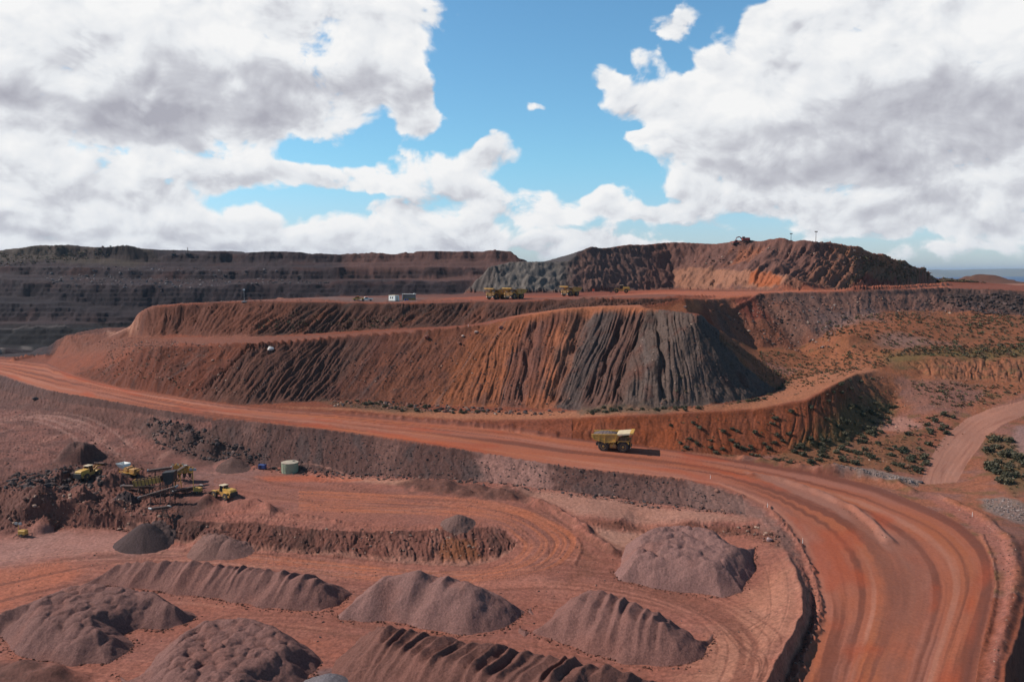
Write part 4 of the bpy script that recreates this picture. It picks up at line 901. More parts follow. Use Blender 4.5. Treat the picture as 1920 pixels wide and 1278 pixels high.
stockpile('brown ore pile with sharp parallel ribs along its back, left of the haul road bend', [(968,1175),(1030,1200),(1100,1225),(1170,1245),(1230,1256),(1290,1255),(1320,1235),(1340,1195)], 15, 5.6, 'ribs', 680, GRP, rib=2.3, ribdir=-.37, humps=1.0, far=[(985,1165),(1050,1115),(1090,1094),(1140,1098),(1200,1118),(1260,1140),(1300,1160),(1322,1182)])
stockpile('darker reddish ore ridge with deep ribs, running along the bottom edge', [(588,1262),(640,1300),(760,1360),(900,1420),(1040,1440),(1200,1400),(1290,1330),(1300,1300)], 22, 6.0, 'ribs', 700, (.165, .070, .053), rib=2.3, ribdir=-.45, humps=1.1, far=[(590,1250),(625,1195),(665,1160),(760,1165),(880,1190),(1000,1215),(1120,1240),(1230,1275)])
stockpile('large flat topped grey brown ore pile at the right of the floor', [(1143,1070),(1160,1088),(1220,1100),(1290,1112),(1350,1122),(1390,1115),(1412,1085),(1415,1055)], 25, 4.9, 'humps', 720, (.23, .115, .097), z0=-63.9, slope=.95, rib=2.6, ribdir=.1, humps=.8, far=[(1152,1050),(1172,1018),(1190,1002),(1240,996),(1300,997),(1352,1003),(1382,1016),(1398,1034)])
def cone(label, px, py, r, h, col, seed, cat='ore heap', ecc=1.0, z=None):
    g = GP(px, py); x0, y0, z0 = g; n = 72; m = 34; V = []; C = []
    for j in range(m + 1):
        t = j / m
        for i in range(n):
            a = 2 * math.pi * i / n
            rr = r * t * 1.12 * (1 + .07 * math.sin(a * 2 + seed)) * (1 + .012 * math.sin(a * 17 + seed * 3 + t * 2) * t)
            x = rr * math.cos(a) * ecc; y = rr * math.sin(a)
            zz = h * (1 - t * 1.12) - .12 * h * math.exp(-(t / .12) ** 2) + .05 * math.sin(a * 23 + seed + 3 * t) * t
            V.append((x, y, zz + (zat(x0 + x, y0 + y) - z0)))
            k = 1 + .2 * float(perlin(a * 3, t * 1.5, seed % 40)); C.append([q * k for q in col])
    F_ = [(j * n + i, j * n + (i + 1) % n, (j + 1) * n + (i + 1) % n, (j + 1) * n + i) for j in range(m) for i in range(n)]
    o = mesh_np(cat.replace(' ', '_'), np.array(V), np.array(F_), M_PILE, np.array(C)); o.location = (x0, y0, z0); tag(o, label, cat); return o
cone('dark conical heap of crushed ore below the conveyor tip', 272, 1018, 6.9, 5.6, (.075, .045, .042), 3, ecc=1.05)
cone('small grey brown conical heap above the bank at the inside of the turning loop', 859, 980, 4.5, 2.2, (.165, .088, .072), 5)
cone('small dark conical heap under the left end of the lower conveyor', 236, 938, 3.6, 2.6, (.065, .04, .038), 8)
cone('low rounded brown heap at the foot of the bank, left one of two', 395, 1030, 5.0, 2.3, (.20, .10, .08), 11, ecc=1.1)
cone('low rounded brown heap at the foot of the bank, right one of two', 433, 1033, 4.4, 2.0, (.19, .095, .078), 14, ecc=1.1)
cone('low dark heap at the foot of the rubble slope, left of the blue box', 437, 876, 4.6, 1.3, (.12, .062, .050), 17, ecc=1.2)
cone('blue grey gravel heap cut by the bottom edge between two ore piles', 618, 1290, 4.6, 2.6, (.17, .14, .145), 21, ecc=1.1)
# ------------------------------------------------------------------ small mesh kit
class MB:
    def __init__(s): s.v = []; s.f = []
    def add(s, vs, fs, mtx=None):
        k = len(s.v)
        for p in vs:
            p = Vector(p); s.v.append(mtx @ p if mtx else p)
        s.f += [tuple(i + k for i in f) for f in fs]; return s
    def box(s, x0, x1, y0, y1, z0, z1, mtx=None, bev=0.):
        b = bev
        if b <= 0:
            vs = [(x, y, z) for z in (z0, z1) for x, y in ((x0, y0), (x1, y0), (x1, y1), (x0, y1))]
            return s.add(vs, [(3, 2, 1, 0), (4, 5, 6, 7), (0, 1, 5, 4), (1, 2, 6, 5), (2, 3, 7, 6), (3, 0, 4, 7)], mtx)
        vs = []
        for z, i in ((z0, b), (z0 + b, 0), (z1 - b, 0), (z1, b)):
            vs += [(x0 + i, y0 + i + (b if not i else 0), z), (x0 + i + (b if not i else 0), y0 + i, z), (x1 - i - (b if not i else 0), y0 + i, z), (x1 - i, y0 + i + (b if not i else 0), z),
                   (x1 - i, y1 - i - (b if not i else 0), z), (x1 - i - (b if not i else 0), y1 - i, z), (x0 + i + (b if not i else 0), y1 - i, z), (x0 + i, y1 - i - (b if not i else 0), z)]
        fs = [tuple(range(7, -1, -1)), tuple(range(24, 32))]
        for l in range(3):
            for i in range(8): fs.append((l * 8 + i, l * 8 + (i + 1) % 8, l * 8 + 8 + (i + 1) % 8, l * 8 + 8 + i))
        return s.add(vs, fs, mtx)
    def prism(s, poly, y0, y1, mtx=None):
        """side outline in x,z pushed across y"""
        n = len(poly); vs = [(x, y0, z) for x, z in poly] + [(x, y1, z) for x, z in poly]
        fs = [tuple(range(n)), tuple(range(2 * n - 1, n - 1, -1))] + [(i, n + i, n + (i + 1) % n, (i + 1) % n) for i in range(n)]
        return s.add(vs, fs, mtx)
    def cyl(s, a, b, r, n=12, r2=None, caps=True):
        a = Vector(a); b = Vector(b); d = (b - a).normalized(); u = d.orthogonal().normalized(); w = d.cross(u); r2 = r if r2 is None else r2
        vs = [a + (u * math.cos(t) + w * math.sin(t)) * r for t in [2 * math.pi * i / n for i in range(n)]] + [b + (u * math.cos(t) + w * math.sin(t)) * r2 for t in [2 * math.pi * i / n for i in range(n)]]
        fs = [(i, (i + 1) % n, n + (i + 1) % n, n + i) for i in range(n)]
        if caps: fs += [tuple(range(n - 1, -1, -1)), tuple(range(n, 2 * n))]
        return s.add(vs, fs)
    def lathe_y(s, prof, cx, cz, y0, n=24):
        """ring profile (y offset, radius) round an axle along y"""
        vs = [(cx + r * math.cos(2 * math.pi * i / n), y0 + y, cz + r * math.sin(2 * math.pi * i / n)) for y, r in prof for i in range(n)]
        m = len(prof); fs = [(j * n + i, j * n + (i + 1) % n, (j + 1) * n + (i + 1) % n, (j + 1) * n + i) for j in range(m - 1) for i in range(n)]
        fs += [tuple(range(n)), tuple(range((m - 1) * n + n - 1, (m - 1) * n - 1, -1))]
        return s.add(vs, fs)
    def bar(s, a, b, w, h=None):
        a = Vector(a); b = Vector(b); h = h or w; d = b - a; L = d.length; q = d.to_track_quat('X', 'Z').to_matrix().to_4x4(); q.translation = a
        return s.box(0, L, -w / 2, w / 2, -h / 2, h / 2, q)
    def build(s, name, mtl, parent=None, smooth_=False):
        me = bpy.data.meshes.new(name); me.from_pydata([tuple(p) for p in s.v], [], s.f); me.update()
        bm = bmesh.new(); bm.from_mesh(me); bmesh.ops.recalc_face_normals(bm, faces=bm.faces); bm.to_mesh(me); bm.free()
        if smooth_:
            me.polygons.foreach_set('use_smooth', [True] * len(me.polygons))
        me.materials.append(mtl); o = bpy.data.objects.new(name, me); COL.objects.link(o)
        if parent: o.parent = parent
        return o
def empty(name, loc, rz=0, sc=1.0, rx=0, ry=0):
    o = bpy.data.objects.new(name, None); COL.objects.link(o); o.location = loc; o.rotation_euler = (rx, ry, rz); o.scale = (sc,) * 3; o.empty_display_size = 1; return o
def copy_tree(o, parent=None):
    c = o.copy(); COL.objects.link(c)
    if parent: c.parent = parent
    for ch in list(o.children): copy_tree(ch, c)
    return c
def place(o, px, py, dz=0., rz=None, sc=None):
    g = GP(px, py); o.location = (g[0], g[1], g[2] + dz)
    if rz is not None: o.rotation_euler.z = rz
    if sc: o.scale = (sc,) * 3
    return g
DUSTC = (.30, .15, .10)
YEL = mat('yellow_paint', (.48, .23, .045), .65, noise=(1.0, .95, (.27, .125, .07)))
YELB = mat('bright_yellow_paint', (.62, .34, .050), .6, noise=(1.8, .75, (.33, .165, .08)))
CREAM = mat('dusty_cream_steel', (.66, .52, .32), .55, noise=(.8, .8, (.48, .32, .22)))
TAN = mat('worn_tray_steel', (.58, .29, .05), .55, noise=(1.1, .8, (.28, .13, .055)))
OREC = mat('dark_ore_load', (.10, .07, .065), .95, noise=(2.2, .9, (.20, .13, .11)))
TYRE = mat('dusty_tyre_rubber', (.022, .019, .018), .85, noise=(1.5, .6, (.13, .07, .05)))
RIM = mat('orange_wheel_rim', (.55, .27, .05), .5, noise=(3, .6, (.24, .12, .06)))
BLK = mat('black_machine_steel', (.018, .016, .016), .6, noise=(2, .5, (.07, .04, .03)))
DKB = mat('dark_rusty_steel', (.07, .036, .027), .7, noise=(2, .7, (.16, .075, .05)))
GLS = mat('tinted_cab_glass', (.01, .014, .018), .08)
WHT = mat('white_paint', (.78, .76, .70), .5, noise=(2, .3, (.55, .42, .33)))
BLU = mat('blue_paint', (.02, .06, .22), .5, noise=(2, .4, (.06, .05, .08)))
GRN = mat('pale_green_tank_steel', (.27, .31, .19), .5, noise=(.9, .5, (.20, .19, .13)))
TANKT = mat('dusty_tank_roof', (.42, .36, .27), .7, noise=(1.2, .8, (.34, .20, .14)))
REDP = mat('red_machine_paint', (.38, .045, .03), .5, noise=(1.5, .5, (.2, .06, .04)))
ORGP = mat('orange_sign_paint', (.85, .13, .04), .5)
GREYS = mat('grey_galvanised_steel', (.30, .29, .28), .5, noise=(2, .4, (.2, .13, .1)))
BELT = mat('conveyor_belt_rubber', (.06, .042, .036), .85, noise=(2, .7, (.2, .1, .075)))
def wheel(parent, x, y, r, w, name='wheel', rimc=None, side=1):
    """tyre with a rim as its sub-part; side = outward direction"""
    y0 = y if side > 0 else y - w
    t = MB().lathe_y([(0, r * .62), (.02 * w, r * .86), (.14 * w, r * .97), (.3 * w, r), (.7 * w, r), (.86 * w, r * .97), (.98 * w, r * .86), (w, r * .62)], x, r, y0, 28)
    for i in range(26):     # lugs
        a = 2 * math.pi * i / 26; m = Matrix.Translation((x, y0, r)) @ Matrix.Rotation(-a, 4, 'Y')
        t.box(r * .955, r * 1.02, w * .12, w * .88, -.05 * r, .05 * r, m)
    to = t.build(name, TYRE, parent)
    o = w if side > 0 else 0; s = 1 if side > 0 else -1
    rm = MB().lathe_y([(o - s * .28 * w, r * .56), (o - s * .02 * w, r * .60), (o + s * .01 * w, r * .52), (o - s * .12 * w, r * .44), (o - s * .16 * w, r * .26), (o + s * .03 * w, r * .22), (o + s * .05 * w, r * .10)], x, r, y0, 22)
    rm.build('rim', rimc or RIM, to, True)
    return to
def haul_truck(label, loaded, px, py, rz, sc=1.0, group='large haul trucks'):
    T = empty('haul_truck', (0, 0, 0)); tag(T, label, 'haul truck', group)
    # chassis rails, axle, fuel tanks
    c = MB().box(-5.2, 4.9, -1.15, -.65, 1.35, 2.15).box(-5.2, 4.9, .65, 1.15, 1.35, 2.15).box(4.3, 5.3, -2.6, 2.6, .9, 1.7, bev=.08).box(-3.2, -2.2, -1.6, 1.6, .9, 2.3)
    c.cyl((-2.7, -2.6, 1.65), (-2.7, 2.6, 1.65), .5, 14).cyl((3.2, -2.3, 1.65), (3.2, 2.3, 1.65), .28, 12).box(1.2, 2.2, -.9, .9, 1.2, 2.7).cyl((-1.2, -.9, 2.0), (-.1, -.9, 3.7), .16, 8).cyl((-1.2, .9, 2.0), (-.1, .9, 3.7), .16, 8)
    c.build('chassis', BLK, T)
    MB().box(-.9, 1.1, -2.5, -1.3, 1.0, 2.3, bev=.15).build('fuel_tank', YEL, T); MB().cyl((-.8, 1.9, 1.7), (1.0, 1.9, 1.7), .62, 18).build('hydraulic_tank', YEL, T)
    # engine bay, grille, radiator, platform
    MB().box(2.0, 5.0, -1.25, 1.25, 1.8, 3.3, bev=.1).build('engine_housing', DKB, T)
    g = MB().box(5.0, 5.12, -1.3, 1.3, 1.5, 3.3)
    gr = g.build('grille', BLK, T); sl = MB()
    for i in range(9): sl.box(5.12, 5.17, -1.2, 1.2, 1.62 + i * .18, 1.70 + i * .18)
    sl.build('grille_slats', YEL, gr)
    MB().box(1.5, 5.25, -3.1, 3.1, 3.35, 3.5).build('deck', YEL, T)
    rl = MB()
    for y in (-3.05, 3.05):
        for x in (1.6, 2.8, 4.0, 5.2): rl.cyl((x, y, 3.5), (x, y, 4.5), .035, 6)
        rl.cyl((1.6, y, 4.5), (5.2, y, 4.5), .035, 6).cyl((1.6, y, 4.0), (5.2, y, 4.0), .03, 6)
    rl.cyl((5.2, -3.05, 4.5), (5.2, 3.05, 4.5), .035, 6).cyl((5.2, -3.05, 4.0), (5.2, 3.05, 4.0), .03, 6); rl.build('handrail', YEL, T)
    for s in (-1, 1):
        MB().prism([(1.45, 2.7), (1.75, 3.2), (2.3, 3.42), (4.2, 3.42), (4.75, 3.1), (5.0, 2.5), (4.75, 2.5), (4.5, 2.95), (4.05, 3.2), (2.4, 3.2), (1.95, 3.0), (1.7, 2.6)], 1.7 * s, 3.05 * s).build('fender', YELB, T)
        st = MB().bar((5.35, s * 2.0, .8), (5.35, s * 2.7, 3.4), .08).bar((5.35, s * 1.45, .8), (5.35, s * 2.15, 3.4), .08)
        for i in range(9): st.box(5.28, 5.5, s * (1.72 + i * .078) - .3, s * (1.72 + i * .078) + .3, .95 + i * .29, 1.0 + i * .29)
        st.build('ladder', YEL, T)
        hl = MB().box(5.3, 5.42, s * 2.3 - .25, s * 2.3 + .25, 1.2, 1.5).build('headlight', WHT, T)
    # cab on the left side of the deck
    cab = MB().box(2.3, 4.5, .9, 2.75, 3.5, 5.0, bev=.08).build('cab', YEL, T)
    MB().box(2.5, 4.52, .86, 2.79, 4.15, 4.8).build('window', GLS, cab); MB().box(2.15, 4.75, .75, 2.9, 5.0, 5.1).build('cab_roof', CREAM, cab)
    MB().box(2.4, 4.3, -2.75, -1.0, 3.5, 4.3, bev=.06).build('electrical_cabinet', DKB, T)
    for s in (-1, 1): MB().bar((5.1, s * 3.0, 3.6), (5.5, s * 3.5, 4.0), .06).box(5.45, 5.52, s * 3.5 - .25, s * 3.5 + .25, 3.6, 4.6).build('mirror', BLK, T)
    # tray
    side = [(-6.4, 4.3), (-5.7, 3.75), (-2.6, 2.75), (.5, 2.7), (1.15, 3.1), (2.0, 5.05), (1.8, 5.45), (1.3, 5.3), (-6.2, 5.0)]
    TR = empty('tray', (0, 0, 0)); TR.parent = T
    b = MB()
    for s in (-1, 1): b.prism(side, s * 3.0, s * 3.14)
    b.add([(-6.4, -3, 4.3), (-6.4, 3, 4.3), (-5.7, 3, 3.75), (-5.7, -3, 3.75), (-2.6, 3, 2.75), (-2.6, -3, 2.75), (.5, 3, 2.7), (.5, -3, 2.7), (1.15, 3, 3.1), (1.15, -3, 3.1), (2.0, 3, 5.05), (2.0, -3, 5.05)],
          [(0, 1, 2, 3), (3, 2, 4, 5), (5, 4, 6, 7), (7, 6, 8, 9), (9, 8, 10, 11)])
    b.add([(-6.25, -3, 4.28), (-6.25, 3, 4.28), (-5.6, 3, 3.9), (-5.6, -3, 3.9), (-2.5, 3, 2.9), (-2.5, -3, 2.9), (.45, 3, 2.85), (.45, -3, 2.85), (1.0, 3, 3.2), (1.0, -3, 3.2), (1.85, 3, 5.1), (1.85, -3, 5.1)],
          [(3, 2, 1, 0), (5, 4, 2, 3), (7, 6, 4, 5), (9, 8, 6, 7), (11, 10, 8, 9)])
    bpy.data.objects.remove(TR)
    TR = b.build('tray', TAN, T)
    rb = MB()
    for s in (-1, 1):
        for x0, x1, z0, z1 in ((-5.6, -5.9, 3.75, 5.0), (-3.9, -4.0, 3.2, 5.05), (-2.2, -2.2, 2.6, 5.1), (.9, 1.2, 2.9, 5.3)): rb.bar((x0, s * 3.22, z0), (x1, s * 3.22, z1), .34, .2)
        rb.bar((-6.3, s * 3.22, 5.02), (1.7, s * 3.22, 5.38), .22, .3).bar((-5.9, s * 3.2, 4.6), (-2.2, s * 3.2, 3.5), .24).bar((-5.6, s * 3.2, 3.8), (-2.3, s * 3.2, 2.85), .24).bar((-2.2, s * 3.2, 2.85), (1.1, s * 3.2, 3.2), .28)
    for x, z in ((-5, 3.4), (-4, 3.1), (-2.4, 2.62), (-1, 2.6), (.3, 2.6)): rb.box(x - .14, x + .14, -3.1, 3.1, z - .22, z + .02)
    rb.build('tray_rib', YELB, TR)
    MB().prism([(1.25, 5.32), (1.8, 5.5), (6.1, 5.95), (6.15, 5.8), (5.9, 5.55), (2.05, 5.0)], -3.35, 3.35).build('canopy', CREAM, TR)
    MB().box(5.2, 6.2, -3.4, 3.4, 5.60, 5.99, Matrix.Rotation(-.0, 4, 'Y')).build('canopy_edge', YELB, TR)
    if loaded:
        n0, n1 = 34, 22; V = []
        for i in range(n0):
            for j in range(n1):
                u = i / (n0 - 1); v = j / (n1 - 1); x = -6.0 + 7.7 * u; y = -2.98 + 5.96 * v
                h = 4.75 + .95 * math.sin(math.pi * min(max(u * 1.02, 0), 1)) ** .8 * (math.sin(math.pi * v) ** .7) + .16 * float(perlin(x * 1.3, y * 1.3, 5)) + .1 * float(perlin(x * 3, y * 3, 6))
                V.append((x, y, min(h, 5.9)))
        MB().add(V, [(i * n1 + j, (i + 1) * n1 + j, (i + 1) * n1 + j + 1, i * n1 + j + 1) for i in range(n0 - 1) for j in range(n1 - 1)]).build('load', OREC, TR)
    for s in (-1, 1):
        wheel(T, 3.2, s * 1.95, 1.62, 1.05, side=s)
        wheel(T, -2.7, s * 1.95, 1.62, 1.05, side=s)
    for s in (-1, 1): MB().lathe_y([(0, .9), (.1, 1.5), (.3, 1.62), (.75, 1.62), (.85, 1.5), (.9, .9)], -2.7, 1.62, s * .95 if s > 0 else -1.85, 24).build('inner_wheel', TYRE, T)
    place(T, px, py, 0, rz, sc); return T
def seat_on_ground(o, r=3.0):
    """lift a vehicle so that it stands on the highest ground under it"""
    x, y, z = o.location; o.location.z = sum(zat(x + dx, y + dy) for dx in (-r, 0, r) for dy in (-r, 0, r)) / 9 + .02
t_main = haul_truck('loaded yellow haul truck driving down the wide haul road', True, 1150, 843, R(-13.6), 1.0)
t1 = haul_truck('leftmost parked haul truck on the upper bench, partly behind its neighbour', False, 931, 561, R(228), .88)
def copy_truck(label, px, py, rz, sc):
    c = copy_tree(t1); c['label'] = label; place(c, px, py, 0, rz, sc); return c
t2 = copy_truck('middle parked haul truck on the upper bench, just right of the leftmost', 965, 560.5, R(226), .88)
t3 = copy_truck('haul truck parked alone on the upper bench, left of the yellow loader', 1070, 555, R(222), .86)
for t in (t_main, t1, t2, t3): seat_on_ground(t)
def loader(label, px, py, rz, sc=1.0, lift=0.0, group='yellow wheel loaders'):
    T = empty('wheel_loader', (0, 0, 0)); tag(T, label, 'wheel loader', group)
    MB().prism([(-4.4, 1.5), (-4.4, 2.7), (-4.0, 2.95), (-1.0, 3.05), (-1.0, 1.3)], -1.05, 1.05).build('engine_hood', YELB, T)
    MB().box(-4.6, -4.4, -1.3, 1.3, .9, 2.3, bev=.05).build('counterweight', BLK, T)
    MB().box(-1.2, 1.6, -.8, .8, 1.0, 2.0).box(-4.2, -1.0, -1.5, 1.5, .95, 1.45).box(1.2, 2.6, -.6, .6, .9, 2.1).build('frame', YEL, T)
    for x in (-2.6, 2.1):
        for s in (-1, 1): wheel(T, x, s * .95, 1.02, .72, side=s)
    for x in (-2.6, 2.1):
        for s in (-1, 1): MB().prism([(x - 1.1, 1.9), (x - .8, 2.2), (x + .8, 2.2), (x + 1.1, 1.9), (x + 1.1, 1.82), (x + .75, 2.1), (x - .75, 2.1), (x - 1.1, 1.82)], s * .95, s * 1.7).build('fender', YELB, T)
    cab = MB().prism([(-1.15, 2.0), (-1.05, 3.75), (.35, 3.75), (.7, 2.0)], -.78, .78).build('cab', GLS, T)
    for x0, x1 in ((-1.15, -1.05), (.7, .35)):
        for s in (-1, 1): MB().bar((x0, s * .8, 2.0), (x1, s * .8, 3.78), .1).build('cab_post', YEL, cab)
    q = 0; MB().box(-1.3, .65, -.95, .95, 3.75, 3.9, bev=.05).build('cab_roof', CREAM, cab)
    a = MB(); tip = (4.1, .7 + lift)
    for s in (-1, 1): a.bar((1.0, s * .6, 2.1), (2.6, s * .6, 1.8 + lift * .55), .2, .45).bar((2.6, s * .6, 1.8 + lift * .55), (tip[0], s * .6, tip[1]), .2, .4)
    a.cyl((1.4, 0, 1.6), (2.9, 0, 1.7 + lift * .6), .1, 8); a.build('lift_arm', YEL, T)
    q = Matrix.Translation((tip[0], 0, tip[1])) @ Matrix.Rotation(-.35 if lift else 0, 4, 'Y')
    MB().prism([(-.1, .75), (.05, .1), (.3, -.4), (1.35, -.5), (1.35, -.42), (.4, -.25), (.2, .15), (.08, .78)], -1.75, 1.75, q).prism([(-.1, .75), (.05, .1), (.3, -.4), (1.35, -.5), (.9, .3), (.2, .8)], -1.78, -1.68, q).prism([(-.1, .75), (.05, .1), (.3, -.4), (1.35, -.5), (.9, .3), (.2, .8)], 1.68, 1.78, q).build('bucket', DKB, T)
    MB().cyl((-2.2, .5, 3.0), (-2.2, .5, 3.8), .09, 8).build('exhaust', BLK, T)
    place(T, px, py, 0, rz, sc); seat_on_ground(T, 1.5); return T
loader('yellow wheel loader crossing the upper pit floor, left of the green tank', 419, 931, R(148), .92)
loader('yellow wheel loader on the upper bench, right of the lone parked haul truck', 1164, 549, R(172), 1.2)
loader('dusty wheel loader with raised bucket on the rubble heap left of the crushing plant', 168, 893, R(75), .95, 2.2)
# ------------------------------------------------------------------ buildings, tank, masts
g = GP(540, 888)
tk = empty('water_tank', (g[0], g[1] + 2.2, g[2] - .1)); tag(tk, 'squat round pale green steel tank on the pit floor below the rubble slope', 'tank')
b = MB(); pr = []
n = 48; hT = 3.1; rT = 2.45
rings = [(0, rT)]
for i in range(6): rings += [(.1 + i * .5, rT), (.14 + i * .5, rT + .035), (.2 + i * .5, rT + .035), (.24 + i * .5, rT)]
rings += [(hT, rT)]
vs = [(r * math.cos(2 * math.pi * i / n), r * math.sin(2 * math.pi * i / n), z) for z, r in rings for i in range(n)]
b.add(vs, [(j * n + i, j * n + (i + 1) % n, (j + 1) * n + (i + 1) % n, (j + 1) * n + i) for j in range(len(rings) - 1) for i in range(n)]); b.build('tank_wall', GRN, tk)
MB().cyl((0, 0, hT - .02), (0, 0, hT + .06), rT + .08, 48).cyl((0, 0, hT + .06), (0, 0, hT + .28), rT + .02, 48, .3).build('tank_roof', TANKT, tk)
l = MB()
for s in (-.22, .22): l.cyl((-1.7 + s, -1.95 + s * .6 - .2, 0), (-1.7 + s, -1.95 + s * .6 - .2, 3.4), .035, 6)
for i in range(10): l.cyl((-1.92, -2.28, .3 + i * .32), (-1.48, -2.02, .3 + i * .32), .025, 5)
l.build('ladder', GREYS, tk); MB().cyl((1.2, -2.6, .5), (1.2, -1.9, .5), .12, 8).cyl((1.2, -2.6, .5), (1.9, -3.2, .1), .1, 8).build('outlet_pipe', BLK, tk)
MB().cyl((.9, .5, hT + .15), (.9, .5, hT + .5), .35, 14).build('hatch', TANKT, tk)
g = GP(492, 879); e = empty('generator', (g[0], g[1], g[2]), R(-12)); tag(e, 'small dark blue generator box on the pit floor left of the green tank', 'generator')
MB().box(-1.1, 1.1, -.6, .6, .25, 1.45, bev=.06).build('housing', BLU, e); MB().box(-1.15, 1.15, -.5, .5, .08, .25).build('skid', BLK, e); v = MB()
for i in range(6): v.box(-.9 + i * .16, -.82 + i * .16, -.63, -.6, .5, 1.2)
v.build('vent', BLK, e); MB().cyl((.7, 0, 1.45), (.7, 0, 1.9), .07, 8).build('exhaust', BLK, e)
g = GP(513, 880); e = empty('pump', (g[0], g[1], g[2]), R(10)); tag(e, 'small dark pump set on skids between the blue generator and the tank', 'pump')
MB().box(-.6, .6, -.35, .35, .2, .8, bev=.06).build('engine', BLK, e); MB().cyl((.7, 0, .5), (1.1, 0, .5), .3, 12).build('pump_casing', DKB, e); MB().box(-.8, 1.2, -.4, .4, .05, .18).build('skid', DKB, e)
def hut():
    g = GP(738, 564.5); e = empty('site_hut', (g[0] - .2, g[1] + 2.4, g[2] - .1), R(-34)); tag(e, 'small white site hut with two little windows on the upper bench', 'hut')
    MB().box(-2.0, 2.0, -1.4, 1.4, .25, 2.75, bev=.04).build('wall', WHT, e); MB().box(-2.1, 2.1, -1.5, 1.5, 2.75, 2.87).build('roof', CREAM, e); MB().box(-1.9, 1.9, -1.2, 1.2, 0, .25).build('skid', BLK, e)
    for x in (-.75, .45):
        w = MB().box(x - .28, x + .28, -1.44, -1.41, 1.35, 2.1).build('window', GLS, e); MB().box(x - .34, x + .34, -1.47, -1.43, 1.27, 1.33).build('sill', GREYS, w)
    dr = MB().box(2.02, 2.05, -.5, .4, .3, 2.3).build('door', CREAM, e); MB().cyl((2.06, .25, 1.2), (2.12, .25, 1.2), .05, 6).build('handle', BLK, dr)
hut()
def shed():
    g = GP(766, 562.5); e = empty('open_shed', (g[0], g[1] + 2.2, g[2] - .1), R(3)); tag(e, 'open fronted shelter with a flat white roof beside the white hut', 'shed')
    MB().box(-3.2, 3.3, -1.6, 1.6, 2.85, 2.98).build('roof', WHT, e); MB().box(-3.2, -3.05, -1.5, 1.5, 0, 2.85).build('end_wall', WHT, e); MB().box(-3.0, 3.1, 1.35, 1.45, 0, 2.75).build('rear_wall', GREYS, e)
    for x in (-.9, 1.2, 3.1): MB().cyl((x, -1.45, 0), (x, -1.45, 2.85), .06, 8).build('post', GREYS, e)
    MB().box(-2.9, 2.9, 1.0, 1.3, 0, 1.0).build('bench', TAN, e)
    d = empty('drum', (0, 0, 0))
    bpy.data.objects.remove(d)
    g2 = GP(760, 563.6)
    for k, dx in enumerate((0, 1.05)):
        o = MB().cyl((0, 0, 0), (0, 0, .95), .42, 16).cyl((0, 0, .3), (0, 0, .36), .45, 16).cyl((0, 0, .62), (0, 0, .68), .45, 16).build('drum', BLU, None, False); o.location = (g2[0] + dx, g2[1] - .1, zat(g2[0] + dx, g2[1] - .1))
        tag(o, ('blue drum standing by the white end wall of the open shelter', 'blue drum under the middle of the open shelter, right of another')[k], 'drum', 'blue drums at the shelter')
    for k, (dx, dy, dz) in enumerate(((2.5, -.3, 2.98),)):
        MB().cyl((dx, dy, dz), (dx, dy, dz + .3), .45, 14).build('roof_vent', WHT, e)
shed()
def ute(label, px, py, rz, body):
    g = GP(px, py); e = empty('utility_truck', (g[0], g[1] + 1, g[2]), rz); tag(e, label, 'utility truck', 'utility trucks on the upper bench'); e.location.z = zat(g[0], g[1] + 1)
    MB().prism([(.2, .45), (2.5, .45), (2.5, .95), (1.5, 1.12), (.95, 1.75), (-.35, 1.8), (-.5, 1.1), (-.5, .45)], -.88, .88).build('body', body, e)
    MB().prism([(1.42, 1.13), (.92, 1.68), (-.25, 1.73), (-.4, 1.13)], -.9, .9).build('window', GLS, e)
    MB().box(-2.7, -.55, -.95, .95, .7, .82).box(-2.7, -.55, -.97, -.93, .82, 1.15).box(-2.7, -.55, .93, .97, .82, 1.15).box(-.62, -.55, -.95, .95, .82, 1.7).build('tray', body, e)
    for x in (-1.8, 1.6):
        for s in (-1, 1): wheel(e, x, s * .68, .38, .24, side=s, rimc=GREYS)
    MB().box(-.3, .5, -.5, .5, 1.83, 1.93).build('beacon_bar', ORGP, e)
ute('white utility truck with an open tray parked left of the white hut', 687, 564, R(200), WHT)
ute('small yellow utility truck parked just left of the white one', 671, 563.5, R(185), YELB)
def mast(name, label, px, py, h, w=.12, head=1.2, grp=None, col=None, D=None):
    g = GP(px, py) if D is None else PD(px, py, D); e = empty(name, g); tag(e, label, 'light mast', grp); col = col or GREYS
    if D: e.location.z = zat(g[0], g[1]) - .1
    MB().cyl((0, 0, 0), (0, 0, h), w, 8, w * .6).build('pole', col, e); MB().box(-1, 1, -.7, .7, 0, .5, bev=.06).build('trailer', col, e)
    hd = MB()
    for s in (-1, 1): hd.box(s * head * .3 - head * .22, s * head * .3 + head * .22, -.25, .1, h - .35, h + .35)
    hd.build('lamp_head', WHT if col is GREYS else col, e)
    return e
mast('light_tower', 'slim light tower with a white head at the left end of the upper bench', 458, 566.5, 5.6, .13, .8)
mast('light_tower', 'small dark light tower on the hilltop just right of the summit knob', 1483, 452.5, 5.2, .2, 1.7, 'light towers on the long hill', DKB, 583)
mast('light_tower', 'taller dark light tower on the hilltop, rightmost on the skyline', 1529.5, 456, 7.5, .22, 1.9, 'light towers on the long hill', DKB, 574)
